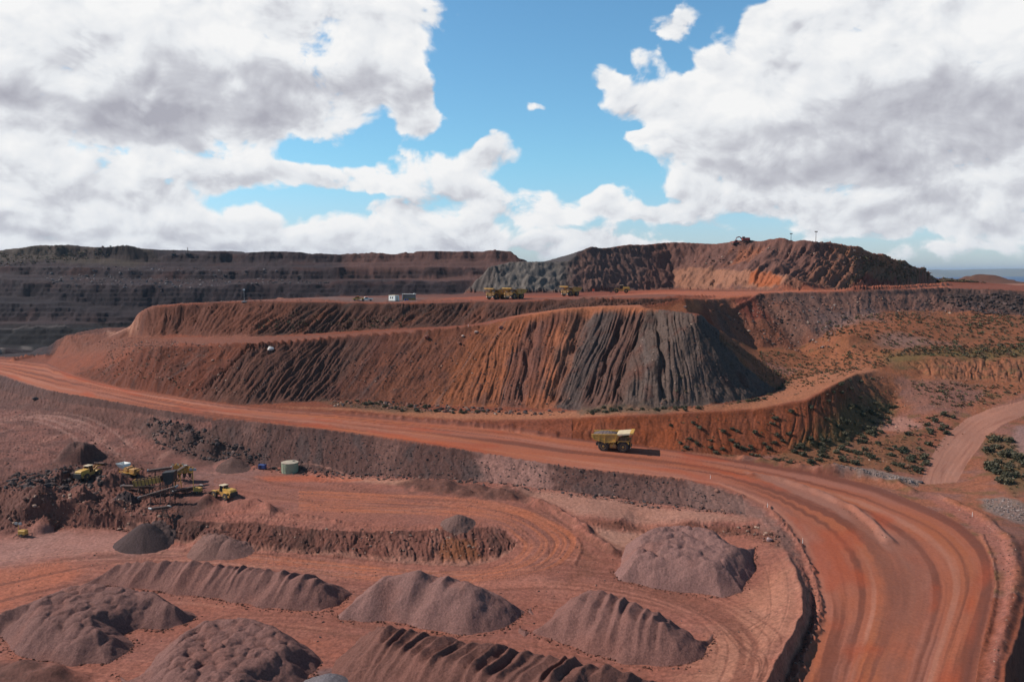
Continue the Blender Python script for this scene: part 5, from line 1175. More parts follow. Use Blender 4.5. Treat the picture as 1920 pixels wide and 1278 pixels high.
def drillmast(label, px, py, D, h):
    g = PD(px, py, D); e = empty('drill_rig', (g[0], g[1], zat(g[0], g[1]))); tag(e, label, 'drill rig', 'drill rigs on the far skyline'); b = MB()
    for x in (-.4, .4):
        for y in (-.4, .4): b.bar((x, y, 1), (x * .8, y * .8, h), .14)
    for i in range(int(h)): b.bar((-.4, -.4, 1 + i), (.4, -.4, 2 + i), .1)
    b.build('derrick', DKB, e); MB().box(-2.5, 2.0, -1.2, 1.2, .6, 2.2, bev=.1).build('machine_body', DKB, e)
    for s in (-1, 1): MB().prism([(-2.4, .4), (-2.0, 0), (1.8, 0), (2.2, .4), (1.8, .8), (-2.0, .8)], s * .9, s * 1.4).build('track', BLK, e)
drillmast('drill rig on the far left skyline, left of the pair', 326, 476, 938, 6); drillmast('drill rig on the far left skyline, taller right one of the pair', 352, 475, 938, 8.5)
def excavator(px, D, rz, sc):
    g = PD(px, 450, D); e = empty('excavator', (g[0], g[1], zat(g[0], g[1]) + .1), rz, sc); tag(e, 'red excavator working on the summit of the long hill against the sky', 'excavator')
    for s in (-1, 1):
        t = MB().prism([(-2.7, .5), (-2.3, .05), (2.3, .05), (2.7, .5), (2.3, 1.0), (-2.3, 1.0)], s * 1.0, s * 1.7).build('track', DKB, e)
    MB().cyl((0, 0, .9), (0, 0, 1.3), 1.0, 16).build('turntable', BLK, e)
    MB().box(-3.2, 1.6, -1.6, 1.6, 1.3, 3.0, bev=.12).build('machine_body', REDP, e); MB().box(-3.5, -2.6, -1.5, 1.5, 1.3, 2.7, bev=.15).build('counterweight', REDP, e)
    c = MB().box(.2, 1.9, .5, 1.6, 1.5, 3.7, bev=.08).build('cab', REDP, e); MB().box(.35, 1.93, .47, 1.63, 2.5, 3.5).build('window', GLS, c)
    MB().bar((1.2, -.2, 1.8), (3.4, -.2, 3.6), .45, .6).bar((3.4, -.2, 3.6), (5.6, -.2, 2.9), .4, .5).build('boom', REDP, e); MB().bar((5.6, -.2, 3.0), (6.2, -.2, 1.0), .32, .42).build('stick', REDP, e)
    MB().prism([(5.8, 1.1), (6.5, 1.2), (6.7, .4), (6.0, .0), (5.3, .3)], -.85, .45).build('bucket', BLK, e)
    MB().cyl((1.9, -.2, 1.6), (3.0, -.2, 3.0), .14, 8).cyl((3.7, -.2, 3.9), (5.5, -.2, 3.4), .12, 8).build('ram', GREYS, e)
excavator(1396, 589, R(182), 1.05)
# second small red machine body beside it: a crawler dozer
def dozer(px, D, rz, sc):
    g = PD(px, 450, D); e = empty('bulldozer', (g[0], g[1], zat(g[0], g[1]) + .1), rz, sc); tag(e, 'small red bulldozer at the left of the red excavator on the hilltop', 'bulldozer')
    for s in (-1, 1): MB().prism([(-2.1, .5), (-1.7, 0), (1.7, 0), (2.1, .5), (1.6, 1.1), (-1.7, 1.1)], s * .8, s * 1.4).build('track', BLK, e)
    MB().box(-1.8, 1.9, -.8, .8, .8, 1.9, bev=.1).build('machine_body', REDP, e); MB().box(-1.4, .2, -.7, .7, 1.9, 3.2, bev=.05).build('cab', REDP, e)
    MB().prism([(2.5, 0), (2.7, .6), (2.55, 1.3), (2.4, 1.3), (2.5, .6), (2.35, 0)], -1.9, 1.9).build('blade', DKB, e)
dozer(1379, 591, R(190), 1.0)
# orange marker board at the rear of the upper bench
g = GP(1112.5, 549); e = empty('marker_board', (g[0], g[1], g[2])); tag(e, 'bright orange marker board at the rear of the upper bench', 'marker board'); MB().box(-.7, .7, -.05, .05, .9, 2.4).build('board', ORGP, e); MB().cyl((-.5, .08, 0), (-.5, .08, 2.2), .06, 6).cyl((.5, .08, 0), (.5, .08, 2.2), .06, 6).build('post', GREYS, e)
PST = [(1332, 897, 'white guide post on the near edge of the haul road above the rubble slope'), (1397, 877, 'dark guide post on the far side of the median where the haul road splits'), (1439, 951, 'white guide post where the near road edge starts to bend down'),
       (1505, 1018, 'white guide post on the near road edge above the dark cutting'), (1823, 968, 'white guide post on the outer berm of the haul road bend'), (718+160, 612.5, 'white guide post on the narrow bench track left of the dump crest'),
       (1215, 840, 'guide post at the foot of the bushy slope behind the loaded truck'), (1010, 812, 'guide post on the far road edge left of the loaded truck'), (1760, 920, 'guide post where the side road joins')]
for x, y, lb in PST:
    g = GP(x, y); e = empty('guide_post', g); tag(e, lb, 'guide post', 'guide posts along the roads')
    MB().cyl((0, 0, 0), (0, 0, 1.2), .055, 8, .05).build('post', WHT if 'white' in lb else DKB, e); MB().box(-.055, .055, -.07, -.05, .95, 1.12).build('reflector', ORGP, e)
# ------------------------------------------------------------------ crushing and screening plant on the upper pit floor
def conveyor(label, a, b, w=1.1, legs=(), group='conveyors of the crushing plant', col=None):
    """a, b: low and high ends in world coordinates"""
    a = Vector(a); b = Vector(b); m = (a + b) / 2; e = empty('conveyor', (m.x, m.y, zat(m.x, m.y))); tag(e, label, 'conveyor', group); o = e.location
    A = a - o; B = b - o; d = (B - A).normalized(); s = Vector((-d.y, d.x, 0)).normalized()
    f = MB(); col = col or DKB
    for k in (-1, 1):
        f.bar(A + s * k * w * .5, B + s * k * w * .5, .1, .16).bar(A + s * k * w * .5 - Vector((0, 0, .7)), B + s * k * w * .5 - Vector((0, 0, .7)), .1, .12)
        n = max(3, int((B - A).length / 1.1))
        for i in range(n):
            p = A.lerp(B, i / n); q = A.lerp(B, (i + 1) / n); f.bar(p + s * k * w * .5 - Vector((0, 0, .7)), q + s * k * w * .5, .07)
    f.build('truss', col, e)
    q = d.to_track_quat('X', 'Z').to_matrix().to_4x4(); q.translation = A; L = (B - A).length
    MB().box(0, L, -w * .46, w * .46, .10, .17, q).box(0, L, -w * .46, w * .46, -.35, -.30, q).build('belt', BELT, e)
    for P_ in (A, B): MB().cyl(P_ + s * w * .5, P_ - s * w * .5, .26, 14).build('pulley', GREYS, e)
    for t in legs:
        p = A.lerp(B, t); gz = zat(o.x + p.x, o.y + p.y) - o.z; lg = MB()
        for k in (-1, 1): lg.bar(p + s * k * w * .6 - Vector((0, 0, .5)), (p.x + s.x * k * w * 1.1, p.y + s.y * k * w * 1.1, gz), .16)
        H_ = p.z - .5 - gz
        for i in range(3):
            z0 = gz + H_ * i / 3; z1 = gz + H_ * (i + 1) / 3; c0 = 1.1 - .5 * i / 3; c1 = 1.1 - .5 * (i + 1) / 3
            lg.bar(Vector((p.x, p.y, z0)) + s * w * c0, Vector((p.x, p.y, z1)) - s * w * c1, .09).bar(Vector((p.x, p.y, z1)) + s * w * c1, Vector((p.x, p.y, z1)) - s * w * c1, .09)
        lg.build('leg', col, e)
    return e
def W(px, py, h):
    """a point h metres above the ground seen at px, py"""
    x, y, z = GP(px, py); return (x, y, z + h)
def mobile_crusher(label, px, py, rz, sc, col, panel=None):
    e = empty('mobile_crusher', (0, 0, 0)); tag(e, label, 'mobile crusher', 'tracked crushers')
    for s in (-1, 1):
        t = MB().prism([(-2.6, .5), (-2.2, .0), (2.2, .0), (2.6, .5), (2.2, 1.0), (-2.2, 1.0)], s * 1.0, s * 1.55).build('track', BLK, e)
        w_ = MB()
        for i in range(5): w_.cyl((-1.8 + i * .9, s * 1.56, .45), (-1.8 + i * .9, s * 1.62, .45), .3, 10)
        w_.build('track_roller', DKB, t)
    MB().box(-4.2, 4.0, -.9, -.6, 1.0, 1.5).box(-4.2, 4.0, .6, .9, 1.0, 1.5).box(-4, 3.8, -.6, .6, 1.1, 1.3).build('frame', col, e)
    MB().box(-1.0, 1.0, -1.1, 1.1, 1.5, 3.3, bev=.12).cyl((-.2, -1.3, 2.5), (-.2, -1.1, 2.5), .85, 20).cyl((-.2, 1.1, 2.5), (-.2, 1.3, 2.5), .85, 20).build('crusher_box', col, e)
    MB().box(1.3, 3.9, -1.1, 1.1, 1.5, 2.9, bev=.1).build('engine_housing', col, e); MB().cyl((2.2, .4, 2.9), (2.2, .4, 3.6), .1, 8).build('exhaust', BLK, e)
    h = MB(); top = [(-4.9, -1.7, 4.1), (-1.3, -1.7, 4.1), (-1.3, 1.7, 4.1), (-4.9, 1.7, 4.1)]; bt = [(-4.2, -.9, 2.6), (-1.2, -.9, 2.4), (-1.2, .9, 2.4), (-4.2, .9, 2.6)]
    ins = [(x * .985 - .0, y * .94, z) for x, y, z in top]; bi = [(x * .985, y * .9, z + .08) for x, y, z in bt]
    h.add(top + bt + ins + bi, [(0, 1, 5, 4), (1, 2, 6, 5), (2, 3, 7, 6), (3, 0, 4, 7), (4, 5, 6, 7), (8, 12, 13, 9), (9, 13, 14, 10), (10, 14, 15, 11), (11, 15, 12, 8), (12, 15, 14, 13), (0, 8, 9, 1), (1, 9, 10, 2), (2, 10, 11, 3), (3, 11, 8, 0)])
    h.build('hopper', panel or col, e)
    lg = MB()
    for s in (-1, 1): lg.bar((-3.9, s * .8, 1.4), (-4.3, s * 1.0, 2.7), .16).bar((-2.0, s * .8, 1.4), (-2.0, s * 1.0, 2.5), .16)
    lg.build('hopper_strut', col, e)
    cv = MB(); 
    for s in (-1, 1): cv.bar((1.0, s * .45, 1.0), (6.6, s * .45, 3.3), .1, .3)
    cv.build('discharge_boom', col, e)
    q = (Vector((6.6, 0, 3.3)) - Vector((1, 0, 1))).to_track_quat('X', 'Z').to_matrix().to_4x4(); q.translation = Vector((1.0, 0, 1.0)); MB().box(0, 6.0, -.42, .42, .16, .22, q).build('belt', BELT, e)
    wk = MB().box(-1.1, 3.9, -1.75, -1.2, 1.55, 1.62)
    for i in range(6): wk.cyl((-1.0 + i, -1.72, 1.6), (-1.0 + i, -1.72, 2.6), .03, 5)
    wk.cyl((-1.0, -1.72, 2.6), (3.9, -1.72, 2.6), .03, 5).build('walkway', YELB, e)
    place(e, px, py, 0, rz, sc); seat_on_ground(e, 2); return e
mobile_crusher('yellow tracked crusher with a pale flared hopper, left in the crushing plant', 243, 892, R(-28), .85, YEL, WHT)
def screen_plant(label, px, py, rz, sc, col):
    e = empty('screening_plant', (0, 0, 0)); tag(e, label, 'screening plant')
    b = MB()
    for x in (-2.4, 0, 2.4):
        for y in (-1.2, 1.2): b.bar((x, y, 0), (x, y, 3.2), .2)
    for y in (-1.2, 1.2): b.bar((-2.4, y, 3.1), (2.4, y, 3.1), .22).bar((-2.4, y, 0.2), (0, y, 3.1), .12).bar((2.4, y, .2), (0, y, 3.1), .12)
    b.build('support_frame', DKB, e)
    q = Matrix.Translation((0, 0, 4.1)) @ Matrix.Rotation(R(16), 4, 'Y')
    MB().box(-3.0, 3.0, -1.3, -1.15, -.7, .7, q).box(-3.0, 3.0, 1.15, 1.3, -.7, .7, q).box(-3.0, 3.0, -1.15, 1.15, -.1, .0, q).build('screen_box', col, e)
    rb = MB()
    for i in range(6): rb.box(-2.7 + i * 1.05, -2.55 + i * 1.05, -1.42, 1.42, -.7, .8, q)
    rb.build('screen_rib', YELB, e); MB().cyl((0, -1.7, 4.3), (0, 1.7, 4.3), .45, 14).build('shaker_shaft', BLK, e)
    MB().box(-3.2, 3.2, -2.2, -1.45, 3.1, 3.18).build('walkway', TAN, e); hr = MB()
    for i in range(7): hr.cyl((-3.1 + i * 1.03, -2.15, 3.15), (-3.1 + i * 1.03, -2.15, 4.2), .04, 5)
    hr.cyl((-3.1, -2.15, 4.2), (3.1, -2.15, 4.2), .04, 5).build('handrail', YELB, e)
    ch = MB()
    for i in range(3): ch.prism([(-1.8 + i * 1.6, 3.0), (-.8 + i * 1.6, 3.0), (-1.1 + i * 1.6, 1.2), (-1.5 + i * 1.6, 1.2)], -.8, .8)
    ch.build('chute', DKB, e)
    cy = MB()
    for i in range(3): cy.cyl((-3.3 + i * 1.5, -.6, 5.9), (-2.2 + i * 1.5, -.9, 4.4), .24, 10)
    cy.build('duct', CREAM, e)
    place(e, px, py, 0, rz, sc); seat_on_ground(e, 2); return e
screen_plant('tall yellow screening plant with pale inclined ducts at the right end of the crushing plant', 345, 901, R(12), .88, YEL)
def bin_plant(px, py, rz):
    e = empty('feed_bin', (0, 0, 0)); tag(e, 'long rusty feed bin with a black surge hopper on legs, amid the crushing plant', 'feed bin')
    q = Matrix.Rotation(R(-9), 4, 'Y')
    MB().box(-5.6, 1.6, -1.2, -1.05, 3.2, 4.7, q).box(-5.6, 1.6, 1.05, 1.2, 3.2, 4.7, q).box(-5.6, 1.6, -1.05, 1.05, 3.2, 3.32, q).box(-5.7, -5.55, -1.2, 1.2, 3.2, 4.9, q).build('trough', TAN, e)
    rb = MB()
    for i in range(8): rb.box(-5.4 + i * .95, -5.28 + i * .95, -1.34, 1.34, 3.1, 4.75, q)
    rb.build('trough_rib', DKB, e)
    MB().prism([(1.5, 6.0), (4.6, 6.3), (4.4, 4.0), (3.5, 2.8), (2.4, 2.8), (1.7, 4.0)], -1.4, 1.4).build('surge_hopper', BLK, e)
    lg = MB()
    for x in (-4.6, -2.0, .8, 2.0, 4.1):
        for y in (-1.1, 1.1): lg.bar((x, y, -.3), (x, y * .95, 3.3), .2)
    for x0, x1 in ((-4.6, -2.0), (-2.0, .8), (2.0, 4.1)): lg.bar((x0, -1.1, .2), (x1, -1.1, 2.9), .12).bar((x1, -1.1, .2), (x0, -1.1, 2.9), .12)
    lg.build('leg', DKB, e); MB().box(-5, 4.6, -1.9, -1.2, 2.5, 2.58).build('walkway', DKB, e)
    place(e, px, py, 0, rz); seat_on_ground(e, 2)
bin_plant(298, 926, R(4))
conveyor('long lower conveyor on lattice legs, its low tip over the small dark heap', W(262, 946, 2.0), W(332, 944, 4.6), 1.3, (.35, .62, .88))
conveyor('thin conveyor climbing from the feed bin to the screening plant', W(318, 921, 4.3), W(350, 906, 5.2), 1.0, (.5,), col=TAN)
conveyor('dark low conveyor running left from the feed bin across the floor', W(230, 916, .9), W(288, 928, 2.4), 1.1, (.6,))
conveyor('dark low conveyor running right from the feed bin toward the yellow light plant', W(324, 931, 1.6), W(378, 914, .7), 1.1, (.4,))
conveyor('flat conveyor behind the feed bin, in line with the screening plant', W(278, 897, 2.4), W(322, 896, 3.2), 1.0, (.3, .8))
conveyor('short steep conveyor dropping to the big conical heap', W(318, 965, 2.2), W(284, 1003, 6.6), 1.1, (.25,))
def light_plant(label, px, py, rz, sc, group, hmast=5.2):
    e = empty('light_plant', (0, 0, 0)); tag(e, label, 'light plant', group)
    MB().box(-1.1, .9, -.65, .65, .5, 1.6, bev=.08).build('engine_housing', YELB, e); MB().box(-1.3, 1.7, -.5, .5, .38, .5).build('trailer_frame', DKB, e)
    for s in (-1, 1): wheel(e, -.1, s * .65, .36, .22, side=s, rimc=GREYS)
    o_ = MB()
    for x in (-1.1, 1.0):
        for s in (-1, 1): o_.bar((x, s * .6, .45), (x, s * 1.9, .42), .1).bar((x, s * 1.85, .45), (x, s * 1.85, 0), .1)
    o_.build('outrigger', DKB, e); MB().cyl((1.2, 0, .5), (1.2, 0, hmast), .1, 8, .07).build('mast', YELB, e)
    hd = MB()
    for x in (-.55, .55): hd.box(1.2 + x - .4, 1.2 + x + .4, -.15, .12, hmast - .3, hmast + .3)
    hd.build('lamp_head', GREYS, e); place(e, px, py, 0, rz, sc); seat_on_ground(e, 1); return e
light_plant('yellow light plant with a tall thin mast beside the right end of the crushing plant', 371, 924, R(175), 1.0, 'trailer light plants', 6.5)
light_plant('yellow light plant with outriggers alone on the pale floor at the far left', 43, 1005, R(170), .95, 'trailer light plants', 3.2)
# ------------------------------------------------------------------ loose rock
RNG = random.Random(11)
def rock_shape(seed, n=2):
    bm = bmesh.new(); bmesh.ops.create_icosphere(bm, subdivisions=n, radius=1.0); r = random.Random(seed); cuts = [(Vector((r.gauss(0, 1), r.gauss(0, 1), r.gauss(0, 1))).normalized(), r.uniform(.45, .85)) for _ in range(9)]
    for v in bm.verts:
        for d, k in cuts:
            t = v.co.dot(d)
            if t > k: v.co -= d * (t - k)
        v.co.z *= .8
    V = np.array([tuple(v.co) for v in bm.verts]); F_ = np.array([[v.index for v in f.verts] for f in bm.faces]); bm.free(); return V, F_
ROCKS = [rock_shape(s, 1) for s in range(6)]
def zone_points(px, n, rng):
    pl = [G(*q) for q in px]; xs = [p[0] for p in pl]; ys = [p[1] for p in pl]; out = []; k = 0
    while len(out) < n and k < 40:
        X = np.array([rng.uniform(min(xs), max(xs)) for _ in range(n * 3)]); Y = np.array([rng.uniform(min(ys), max(ys)) for _ in range(n * 3)])
        d = sdist(pl, X, Y); ok = d > 0; out += list(zip(X[ok], Y[ok])); k += 1
    return out[:n]
RV = []; RF = []; RC = []; rk = 0
def rocks(px, n, s0, s1, cols, seed):
    global rk
    rng = random.Random(seed)
    for x, y in zone_points(px, n, rng):
        V, F_ = ROCKS[rng.randrange(6)]; s = s0 + (s1 - s0) * rng.random() ** 3.5; a = rng.uniform(0, 6.28)
        ca, sa = math.cos(a), math.sin(a); q = V * np.array([s * rng.uniform(.8, 1.3), s * rng.uniform(.7, 1.1), s * rng.uniform(.6, 1.0)])
        z = zat(x, y)
        v = np.stack([q[:, 0] * ca - q[:, 1] * sa + x, q[:, 0] * sa + q[:, 1] * ca + y, q[:, 2] + z + .1 * s], 1)
        RV.append(v); RF.append(F_ + rk); rk += len(v)
        c = np.array(cols[rng.randrange(len(cols))]) * rng.uniform(.7, 1.35); RC.append(np.repeat(c[None], len(v), 0))
DK = [(.07, .05, .047), (.10, .065, .055), (.05, .038, .038), (.14, .085, .07)]; RD = [(.15, .065, .045), (.22, .10, .07), (.11, .05, .04), (.30, .19, .14)]; PL = [(.25, .19, .17), (.19, .14, .13), (.31, .23, .20), (.12, .09, .08)]
rocks([(620,744),(760,752),(900,764),(1060,770),(1060,778),(900,776),(760,768),(620,762)], 420, .25, 1.1, RD + DK, 1)
rocks([(470,866),(640,884),(846,894),(966,906),(1068,918),(1280,944),(1390,958),(1390,966),(1280,956),(1068,930),(846,904),(640,897),(470,880)], 900, .15, .75, DK + RD[:3], 2)
rocks([(480,800),(640,818),(960,868),(1280,905),(1400,945),(1280,940),(960,900),(640,884),(480,862)], 1500, .12, .45, DK, 3)
rocks([(270,790),(400,812),(500,850),(470,872),(380,862),(300,840)], 500, .3, 1.1, DK, 4)
rocks([(20,890),(150,880),(200,905),(180,930),(60,935),(10,915)], 520, .35, 1.35, DK, 5)
rocks([(0,975),(120,940),(300,950),(330,985),(150,985),(40,990)], 350, .2, .8, RD, 6)
rocks([(1540,876),(1640,884),(1724,902),(1722,911),(1640,901),(1560,887)], 900, .12, .4, PL, 7)
rocks([(1840,938),(1880,932),(1918,950),(1960,985),(1900,975),(1850,956)], 500, .12, .42, PL, 8)
rocks([(1330,580),(1420,560),(1560,556),(1600,600),(1560,650),(1450,648)], 700, .25, 1.0, RD + DK + [(.3,.22,.19)], 9)
rocks([(1560,560),(1780,552),(1800,585),(1640,600)], 400, .3, .9, DK + RD, 10)
rocks([(1500,1060),(1515,1100),(1520,1145),(1510,1190),(1480,1250),(1450,1278),(1490,1278),(1530,1190),(1538,1145),(1530,1100)], 320, .08, .3, DK + RD, 11)
rocks([(500,650),(900,620),(1000,600),(1280,590),(1400,740),(1240,760),(900,755),(600,745)], 2600, .12, .5, RD + DK, 12)
rocks([(1290,980),(1420,980),(1470,1010),(1460,1030),(1400,1003)], 160, .15, .6, RD, 13)
rocks([(250,600),(640,575),(880,572),(880,600),(640,615),(330,622)], 1100, .15, .6, DK + RD, 14)
rocks([(300,975),(560,995),(900,995),(950,1030),(850,1050),(560,1035),(340,1018)], 400, .12, .5, RD, 15)
rocks([(1750,550),(1920,552),(1920,592),(1830,588)], 500, .5, 1.8, [(.05,.035,.032),(.08,.05,.045)], 16)
rocks([(60,505),(300,500),(560,508),(620,530),(300,545),(100,535)], 700, .5, 2.4, [(.10,.08,.078),(.07,.05,.05),(.2,.16,.15)], 17)
rocks([(1640,1000),(1680,1030),(1600,960),(1560,940)], 60, .08, .3, RD, 18)
rocks([(1280,470),(1500,470),(1700,510),(1600,530),(1300,500)], 350, .5, 1.6, RD, 19)
rocks([(180,640),(300,640),(420,650),(480,740),(350,742),(230,715)], 900, .15, .6, RD, 20)
rocks([(420,900),(1000,920),(1380,1000),(1440,1240),(900,1260),(0,1260),(0,1050),(300,1000)], 1300, .06, .28, RD + DK, 21)
rocks([(0,760),(240,800),(330,860),(120,900),(0,900)], 500, .1, .5, RD + DK, 22)
rocks([(1640,700),(1900,700),(1850,760),(1720,880),(1560,860)], 700, .12, .5, RD, 23)
rocks([(1760,930),(1900,1010),(1915,1080),(1890,1200),(1868,1278),(1852,1278),(1885,1100),(1850,1000)], 260, .08, .3, RD, 24)
rf_ = random.Random(77)
for ft in FEET:
    for (x0, y0), (x1, y1) in zip(ft, ft[1:]):
        for _ in range(int(math.dist((x0, y0), (x1, y1)) * 7)):
            t = rf_.random(); x = x0 + (x1 - x0) * t + rf_.gauss(0, .35); y = y0 + (y1 - y0) * t + .3 - abs(rf_.gauss(0, .8)); V, F_ = ROCKS[rf_.randrange(6)]; s = .06 + .26 * rf_.random() ** 4
            RV.append(V * s + np.array([x, y, zat(x, y) + .05])); RF.append(F_ + rk); rk += len(V); RC.append(np.repeat(np.array([RD[0]]) * rf_.uniform(.6, 1.3), len(V), 0))
o = mesh_np('loose_rocks', np.concatenate(RV), np.concatenate(RF), M_EARTH, np.concatenate(RC), False); tag(o, 'loose broken rocks scattered at the toes of the dump and road slopes', 'rubble', kind='stuff')
BIG = [(507, 655, 1.35, (.62, .55, .50), 'white boulder high on the left part of the dump face'), (892, 624, 1.2, (.55, .36, .28), 'pale pink boulder just below the dump crest, left of the orange cone'),
       (868, 631, .8, (.45, .30, .24), 'small pale boulder to the lower left of the pale pink one on the dump crest'), (861, 644, 1.0, (.28, .12, .08), 'flat reddish boulder below the small pale one on the upper dump face'), (800, 634, 1.4, (.26, .09, .06), 'large red boulder in a red stain under the bench track'),
       (67, 749, 1.4, (.10, .065, .06), 'dark boulder on the ground below the far left of the haul road'), (1443, 1014, .95, (.30, .20, .19), 'pale boulder pair on the slope right of the flat topped ore pile'), (1345, 921, .8, (.24, .11, .08), 'brown boulder on the slope under the near road edge at the bend'),
       (940, 616, 1.2, (.22, .09, .07), 'flat brown boulder on the dump crest where the track ends'), (1285, 577, 1.0, (.20, .12, .10), 'brown boulder on top of the grey cone of the dump'), (1727, 905, .8, (.06, .05, .055), 'dark boulder at the right end of the grey gravel windrow')]
for i, (x, y, s, c, lb) in enumerate(BIG):
    V, F_ = rock_shape(100 + i, 2); g = GP(x, y); o = mesh_np('boulder', V * s * np.array([1.15, .9, .85]), F_, M_EARTH, np.repeat(np.array([c]), len(V), 0), False); o.location = (g[0], g[1], g[2] + .3 * s); o.rotation_euler.z = i * 1.3; tag(o, lb, 'boulder', 'large single boulders')
# ------------------------------------------------------------------ shrubs
def leafmat(name, c1, c2):
    m = bpy.data.materials.new(name); m.use_nodes = True; nt = m.node_tree; b = nt.nodes['Principled BSDF']; b.inputs['Roughness'].default_value = .7
    at = nt.nodes.new('ShaderNodeAttribute'); at.attribute_name = 'Col'; oi = nt.nodes.new('ShaderNodeObjectInfo'); x = nt.nodes.new('ShaderNodeMix'); x.data_type = 'RGBA'; x.blend_type = 'MULTIPLY'; x.inputs[0].default_value = 1
    mx = nt.nodes.new('ShaderNodeMix'); mx.data_type = 'RGBA'; nt.links.new(oi.outputs['Random'], mx.inputs[0]); mx.inputs[6].default_value = (*c1, 1); mx.inputs[7].default_value = (*c2, 1)
    nt.links.new(at.outputs['Color'], x.inputs[6]); nt.links.new(mx.outputs[2], x.inputs[7]); nt.links.new(x.outputs[2], b.inputs['Base Color']); return m
LEAF = leafmat('shrub_leaves', (.045, .043, .022), (.095, .073, .040)); STEM = mat('shrub_wood', (.12, .08, .055), .9)
def crown_np(seed, n, R0=1.0, H=.9, leaf=.17):
    r = np.random.RandomState(seed); V = []; F_ = []; C = []
    cl = [(r.uniform(-.55, .55), r.uniform(-.55, .55), r.uniform(.25, .75), r.uniform(.28, .5)) for _ in range(9)]
    for i in range(n):
        cx, cy, cz, cr = cl[r.randint(9)]; d = r.normal(size=3); d /= np.linalg.norm(d); rad = cr * r.uniform(.55, 1.08)
        p = np.array([(cx + d[0] * rad) * R0, (cy + d[1] * rad) * R0, max(.04, (cz + d[2] * rad * .8)) * H])
        a = r.normal(size=3); a /= np.linalg.norm(a); b = np.cross(a, r.normal(size=3)); b /= np.linalg.norm(b); s = leaf * r.uniform(.6, 1.4)
        k = len(V); V += [p - a * s, p + b * s * .5, p + a * s, p - b * s * .5]; F_.append((k, k + 1, k + 2, k + 3)); c = r.uniform(.55, 1.5); C += [(c, c, c * .9)] * 4
    return np.array(V), np.array(F_), np.array(C)
SHR = []
for i in range(5):
    V, F_, C = crown_np(40 + i, 260 + 30 * i); e = mesh_np('foliage', V, F_, LEAF, C, False); me = e.data; bpy.data.objects.remove(e)
    st = MB()
    for k in range(6): a = k * 1.05 + i; st.cyl((0, 0, -.1), (.45 * math.cos(a), .45 * math.sin(a), .55), .035, 5, .015)
    so_ = st.build('stem', STEM); sm_ = so_.data; bpy.data.objects.remove(so_); SHR.append((me, sm_))
SHRUB_AREAS = [  # outline, own things, size range, label, group, more as ground cover
    ([(1240,790),(1413,780),(1513,762),(1600,712),(1650,702),(1680,740),(1640,800),(1560,835),(1420,860),(1280,848)], 70, .45, 1.25, 'dark shrub on the bushy red slope between the haul road and the dump track', 'shrubs on the red slope behind the loaded truck', 200),
    ([(1570,806),(1640,750),(1690,750),(1650,820),(1560,850),(1450,856)], 50, .55, 1.5, 'green shrub in the thicket at the foot of the bushy red slope', 'shrubs at the foot of the red slope', 120),
    ([(1430,862),(1560,850),(1700,800),(1760,770),(1800,770),(1752,850),(1728,895),(1600,882)], 60, .5, 1.5, 'olive shrub on the brown flat left of the side road', 'shrubs on the flat left of the side road', 260),
    ([(1840,820),(1875,805),(1918,855),(1960,900),(1900,935),(1860,890)], 30, .7, 2.2, 'olive shrub in the hollow right of the side road', 'shrubs right of the side road', 120),
    ([(1100,769),(1240,766),(1340,761),(1430,746),(1475,722),(1480,716),(1430,752),(1300,771),(1100,777)], 40, .4, 1.0, 'low dark shrub along the foot of the grey cone', 'shrubs along the foot of the grey cone', 120),
    ([(640,750),(760,756),(900,768),(920,776),(800,774),(660,764)], 30, .4, 1.1, 'low dark shrub among the rocks at the foot of the left dump face', 'shrubs at the foot of the dump', 110)]
WIDE = [([(1420,655),(1560,650),(1680,655),(1660,688),(1560,700),(1440,690)], 700, .35, 1.0), ([(1530,600),(1690,585),(1790,600),(1830,645),(1680,652),(1540,640)], 650, .4, 1.1), ([(1660,668),(1720,650),(1960,640),(1960,668),(1750,668)], 650, .5, 1.3),
        ([(1790,590),(1960,595),(1960,640),(1830,645)], 380, .5, 1.4), ([(1690,676),(1920,672),(1920,715),(1770,712)], 50, .4, .9), ([(1700,715),(1920,722),(1900,750),(1800,765),(1740,760)], 220, .4, 1.1),
        ([(1480,700),(1560,700),(1640,690),(1600,698),(1560,715),(1500,740),(1440,750)], 110, .35, .9), ([(1600,480),(1640,480),(1700,500),(1750,525),(1700,530),(1600,500)], 350, .6, 2.0), ([(1760,523),(1840,526),(1850,531),(1760,531)], 160, 1.0, 3.0),
        ([(560,580),(760,585),(760,612),(600,622),(440,625)], 160, .4, 1.0), ([(200,660),(300,680),(420,745),(300,736),(180,700)], 160, .3, .7), ([(1240,700),(1300,700),(1330,750),(1240,755)], 20, .4, .8), ([(0,470),(140,466),(260,470),(200,485),(0,500)], 250, 1.0, 2.4)]
extra = []
rs = random.Random(5); placed = []
for px, n, s0, s1, lb, gp, more in SHRUB_AREAS:
    pts = zone_points(px, n + more, rs); szs = [s0 + (s1 - s0) * rs.random() ** 2 for _ in pts]
    order = sorted(range(len(pts)), key=lambda i: -szs[i] / pts[i][1])
    own = set(order[:n])
    for i, (x, y) in enumerate(pts):
        if i in own: placed.append((x, y, szs[i], lb, gp))
        else: extra.append((x, y, szs[i] * .7))
for x, y, s, lb, gp in placed[:298]:
    me, sm_ = SHR[rs.randrange(5)]; o = bpy.data.objects.new('shrub', None); COL.objects.link(o); o.empty_display_size = .3; o.location = (x, y, zat(x, y) - .05); o.rotation_euler.z = rs.uniform(0, 6.28); o.scale = (s, s, s * rs.uniform(.8, 1.15)); tag(o, lb, 'shrub', gp)
    f = bpy.data.objects.new('foliage', me); COL.objects.link(f); f.parent = o; f2 = bpy.data.objects.new('stem', sm_); COL.objects.link(f2); f2.parent = o
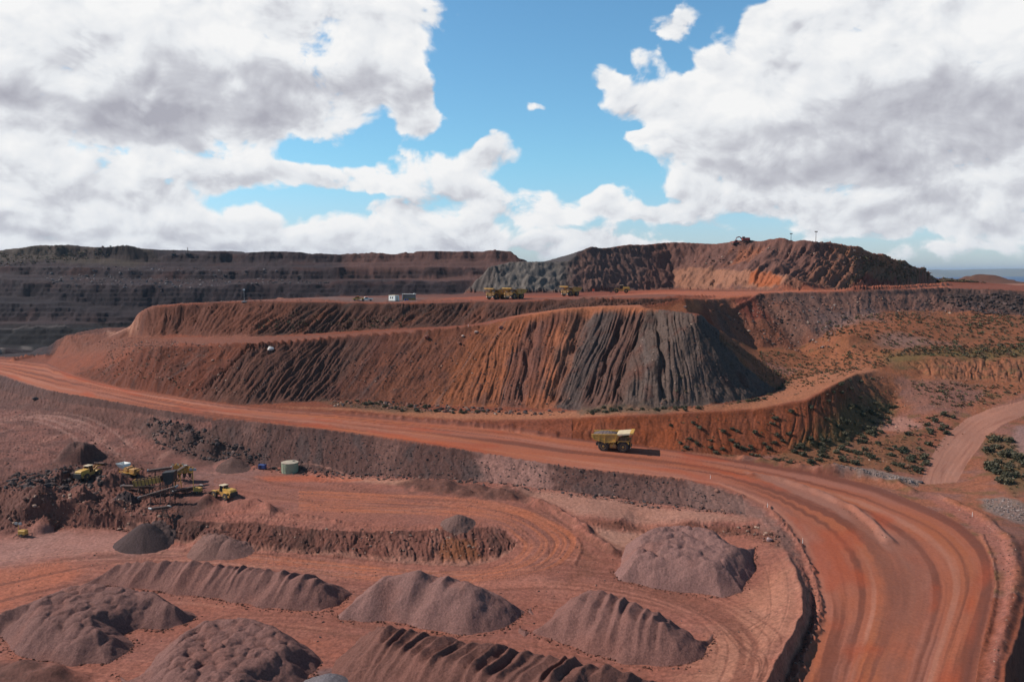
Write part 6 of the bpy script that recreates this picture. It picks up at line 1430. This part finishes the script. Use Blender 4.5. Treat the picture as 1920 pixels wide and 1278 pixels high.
for px, n, s0, s1 in WIDE:
    for x, y in zone_points(px, n, rs): extra.append((x, y, s0 + (s1 - s0) * rs.random() ** 2))
LITE = [crown_np(80 + i, 26, leaf=.34) for i in range(4)]
SV = []; SF = []; SCc = []; k = 0
for x, y, s in extra:
    V, F_, C = LITE[rs.randrange(4)]; a = rs.uniform(0, 6.28); ca, sa = math.cos(a), math.sin(a); q = V * s
    v = np.stack([q[:, 0] * ca - q[:, 1] * sa + x, q[:, 0] * sa + q[:, 1] * ca + y, q[:, 2] * .8 + zat(x, y)], 1); SV.append(v); SF.append(F_ + k); k += len(v); SCc.append(C * np.array([rs.uniform(.8, 1.8), rs.uniform(.8, 1.2), .9]))
o = mesh_np('scrub', np.concatenate(SV), np.concatenate(SF), LEAF, np.concatenate(SCc), False); tag(o, 'low olive saltbush scrub spread over the flats and slopes', 'scrub', kind='stuff')
# far shore across the bay
def far_shore():
    V = []; F_ = []; n = 160
    for i in range(n):
        x = -2000 + 16000 * i / (n - 1); D = 17000 + 900 * math.sin(i * .11); h = 20 + 55 * max(0, float(fbm(i / 26, 3.3, 4, 900)) + .35)
        V += [(x, D, -128), (x, D + 500, -127 + 60 + h * .6), (x, D + 1500, h), (x, D + 4000, -128)]
    for i in range(n - 1):
        for j in range(3): a = i * 4 + j; F_.append((a, a + 4, a + 5, a + 1))
    o = mesh_np('hills', np.array(V), np.array(F_), mat('far_shore_scrub', (.12, .12, .09), .95, noise=(.002, .7, (.22, .19, .14)))); tag(o, 'low far shore hills across the bay at the right horizon', 'hills', kind='structure')
far_shore()
# ------------------------------------------------------------------ the air between here and the far shore
def haze():
    b = MB().box(-39000, 39000, -29000, 59000, -131, 160); m = bpy.data.materials.new('thin_sea_haze'); m.use_nodes = True; nt = m.node_tree; nt.nodes.clear()
    out = nt.nodes.new('ShaderNodeOutputMaterial'); v = nt.nodes.new('ShaderNodeVolumePrincipled'); v.inputs['Color'].default_value = (.62, .76, .95, 1); v.inputs['Density'].default_value = 3.0e-5; v.inputs['Anisotropy'].default_value = .2
    nt.links.new(v.outputs[0], out.inputs['Volume']); o = b.build('haze', m); tag(o, 'thin blue sea haze over the whole mine and bay', 'haze', kind='stuff'); return o
haze()
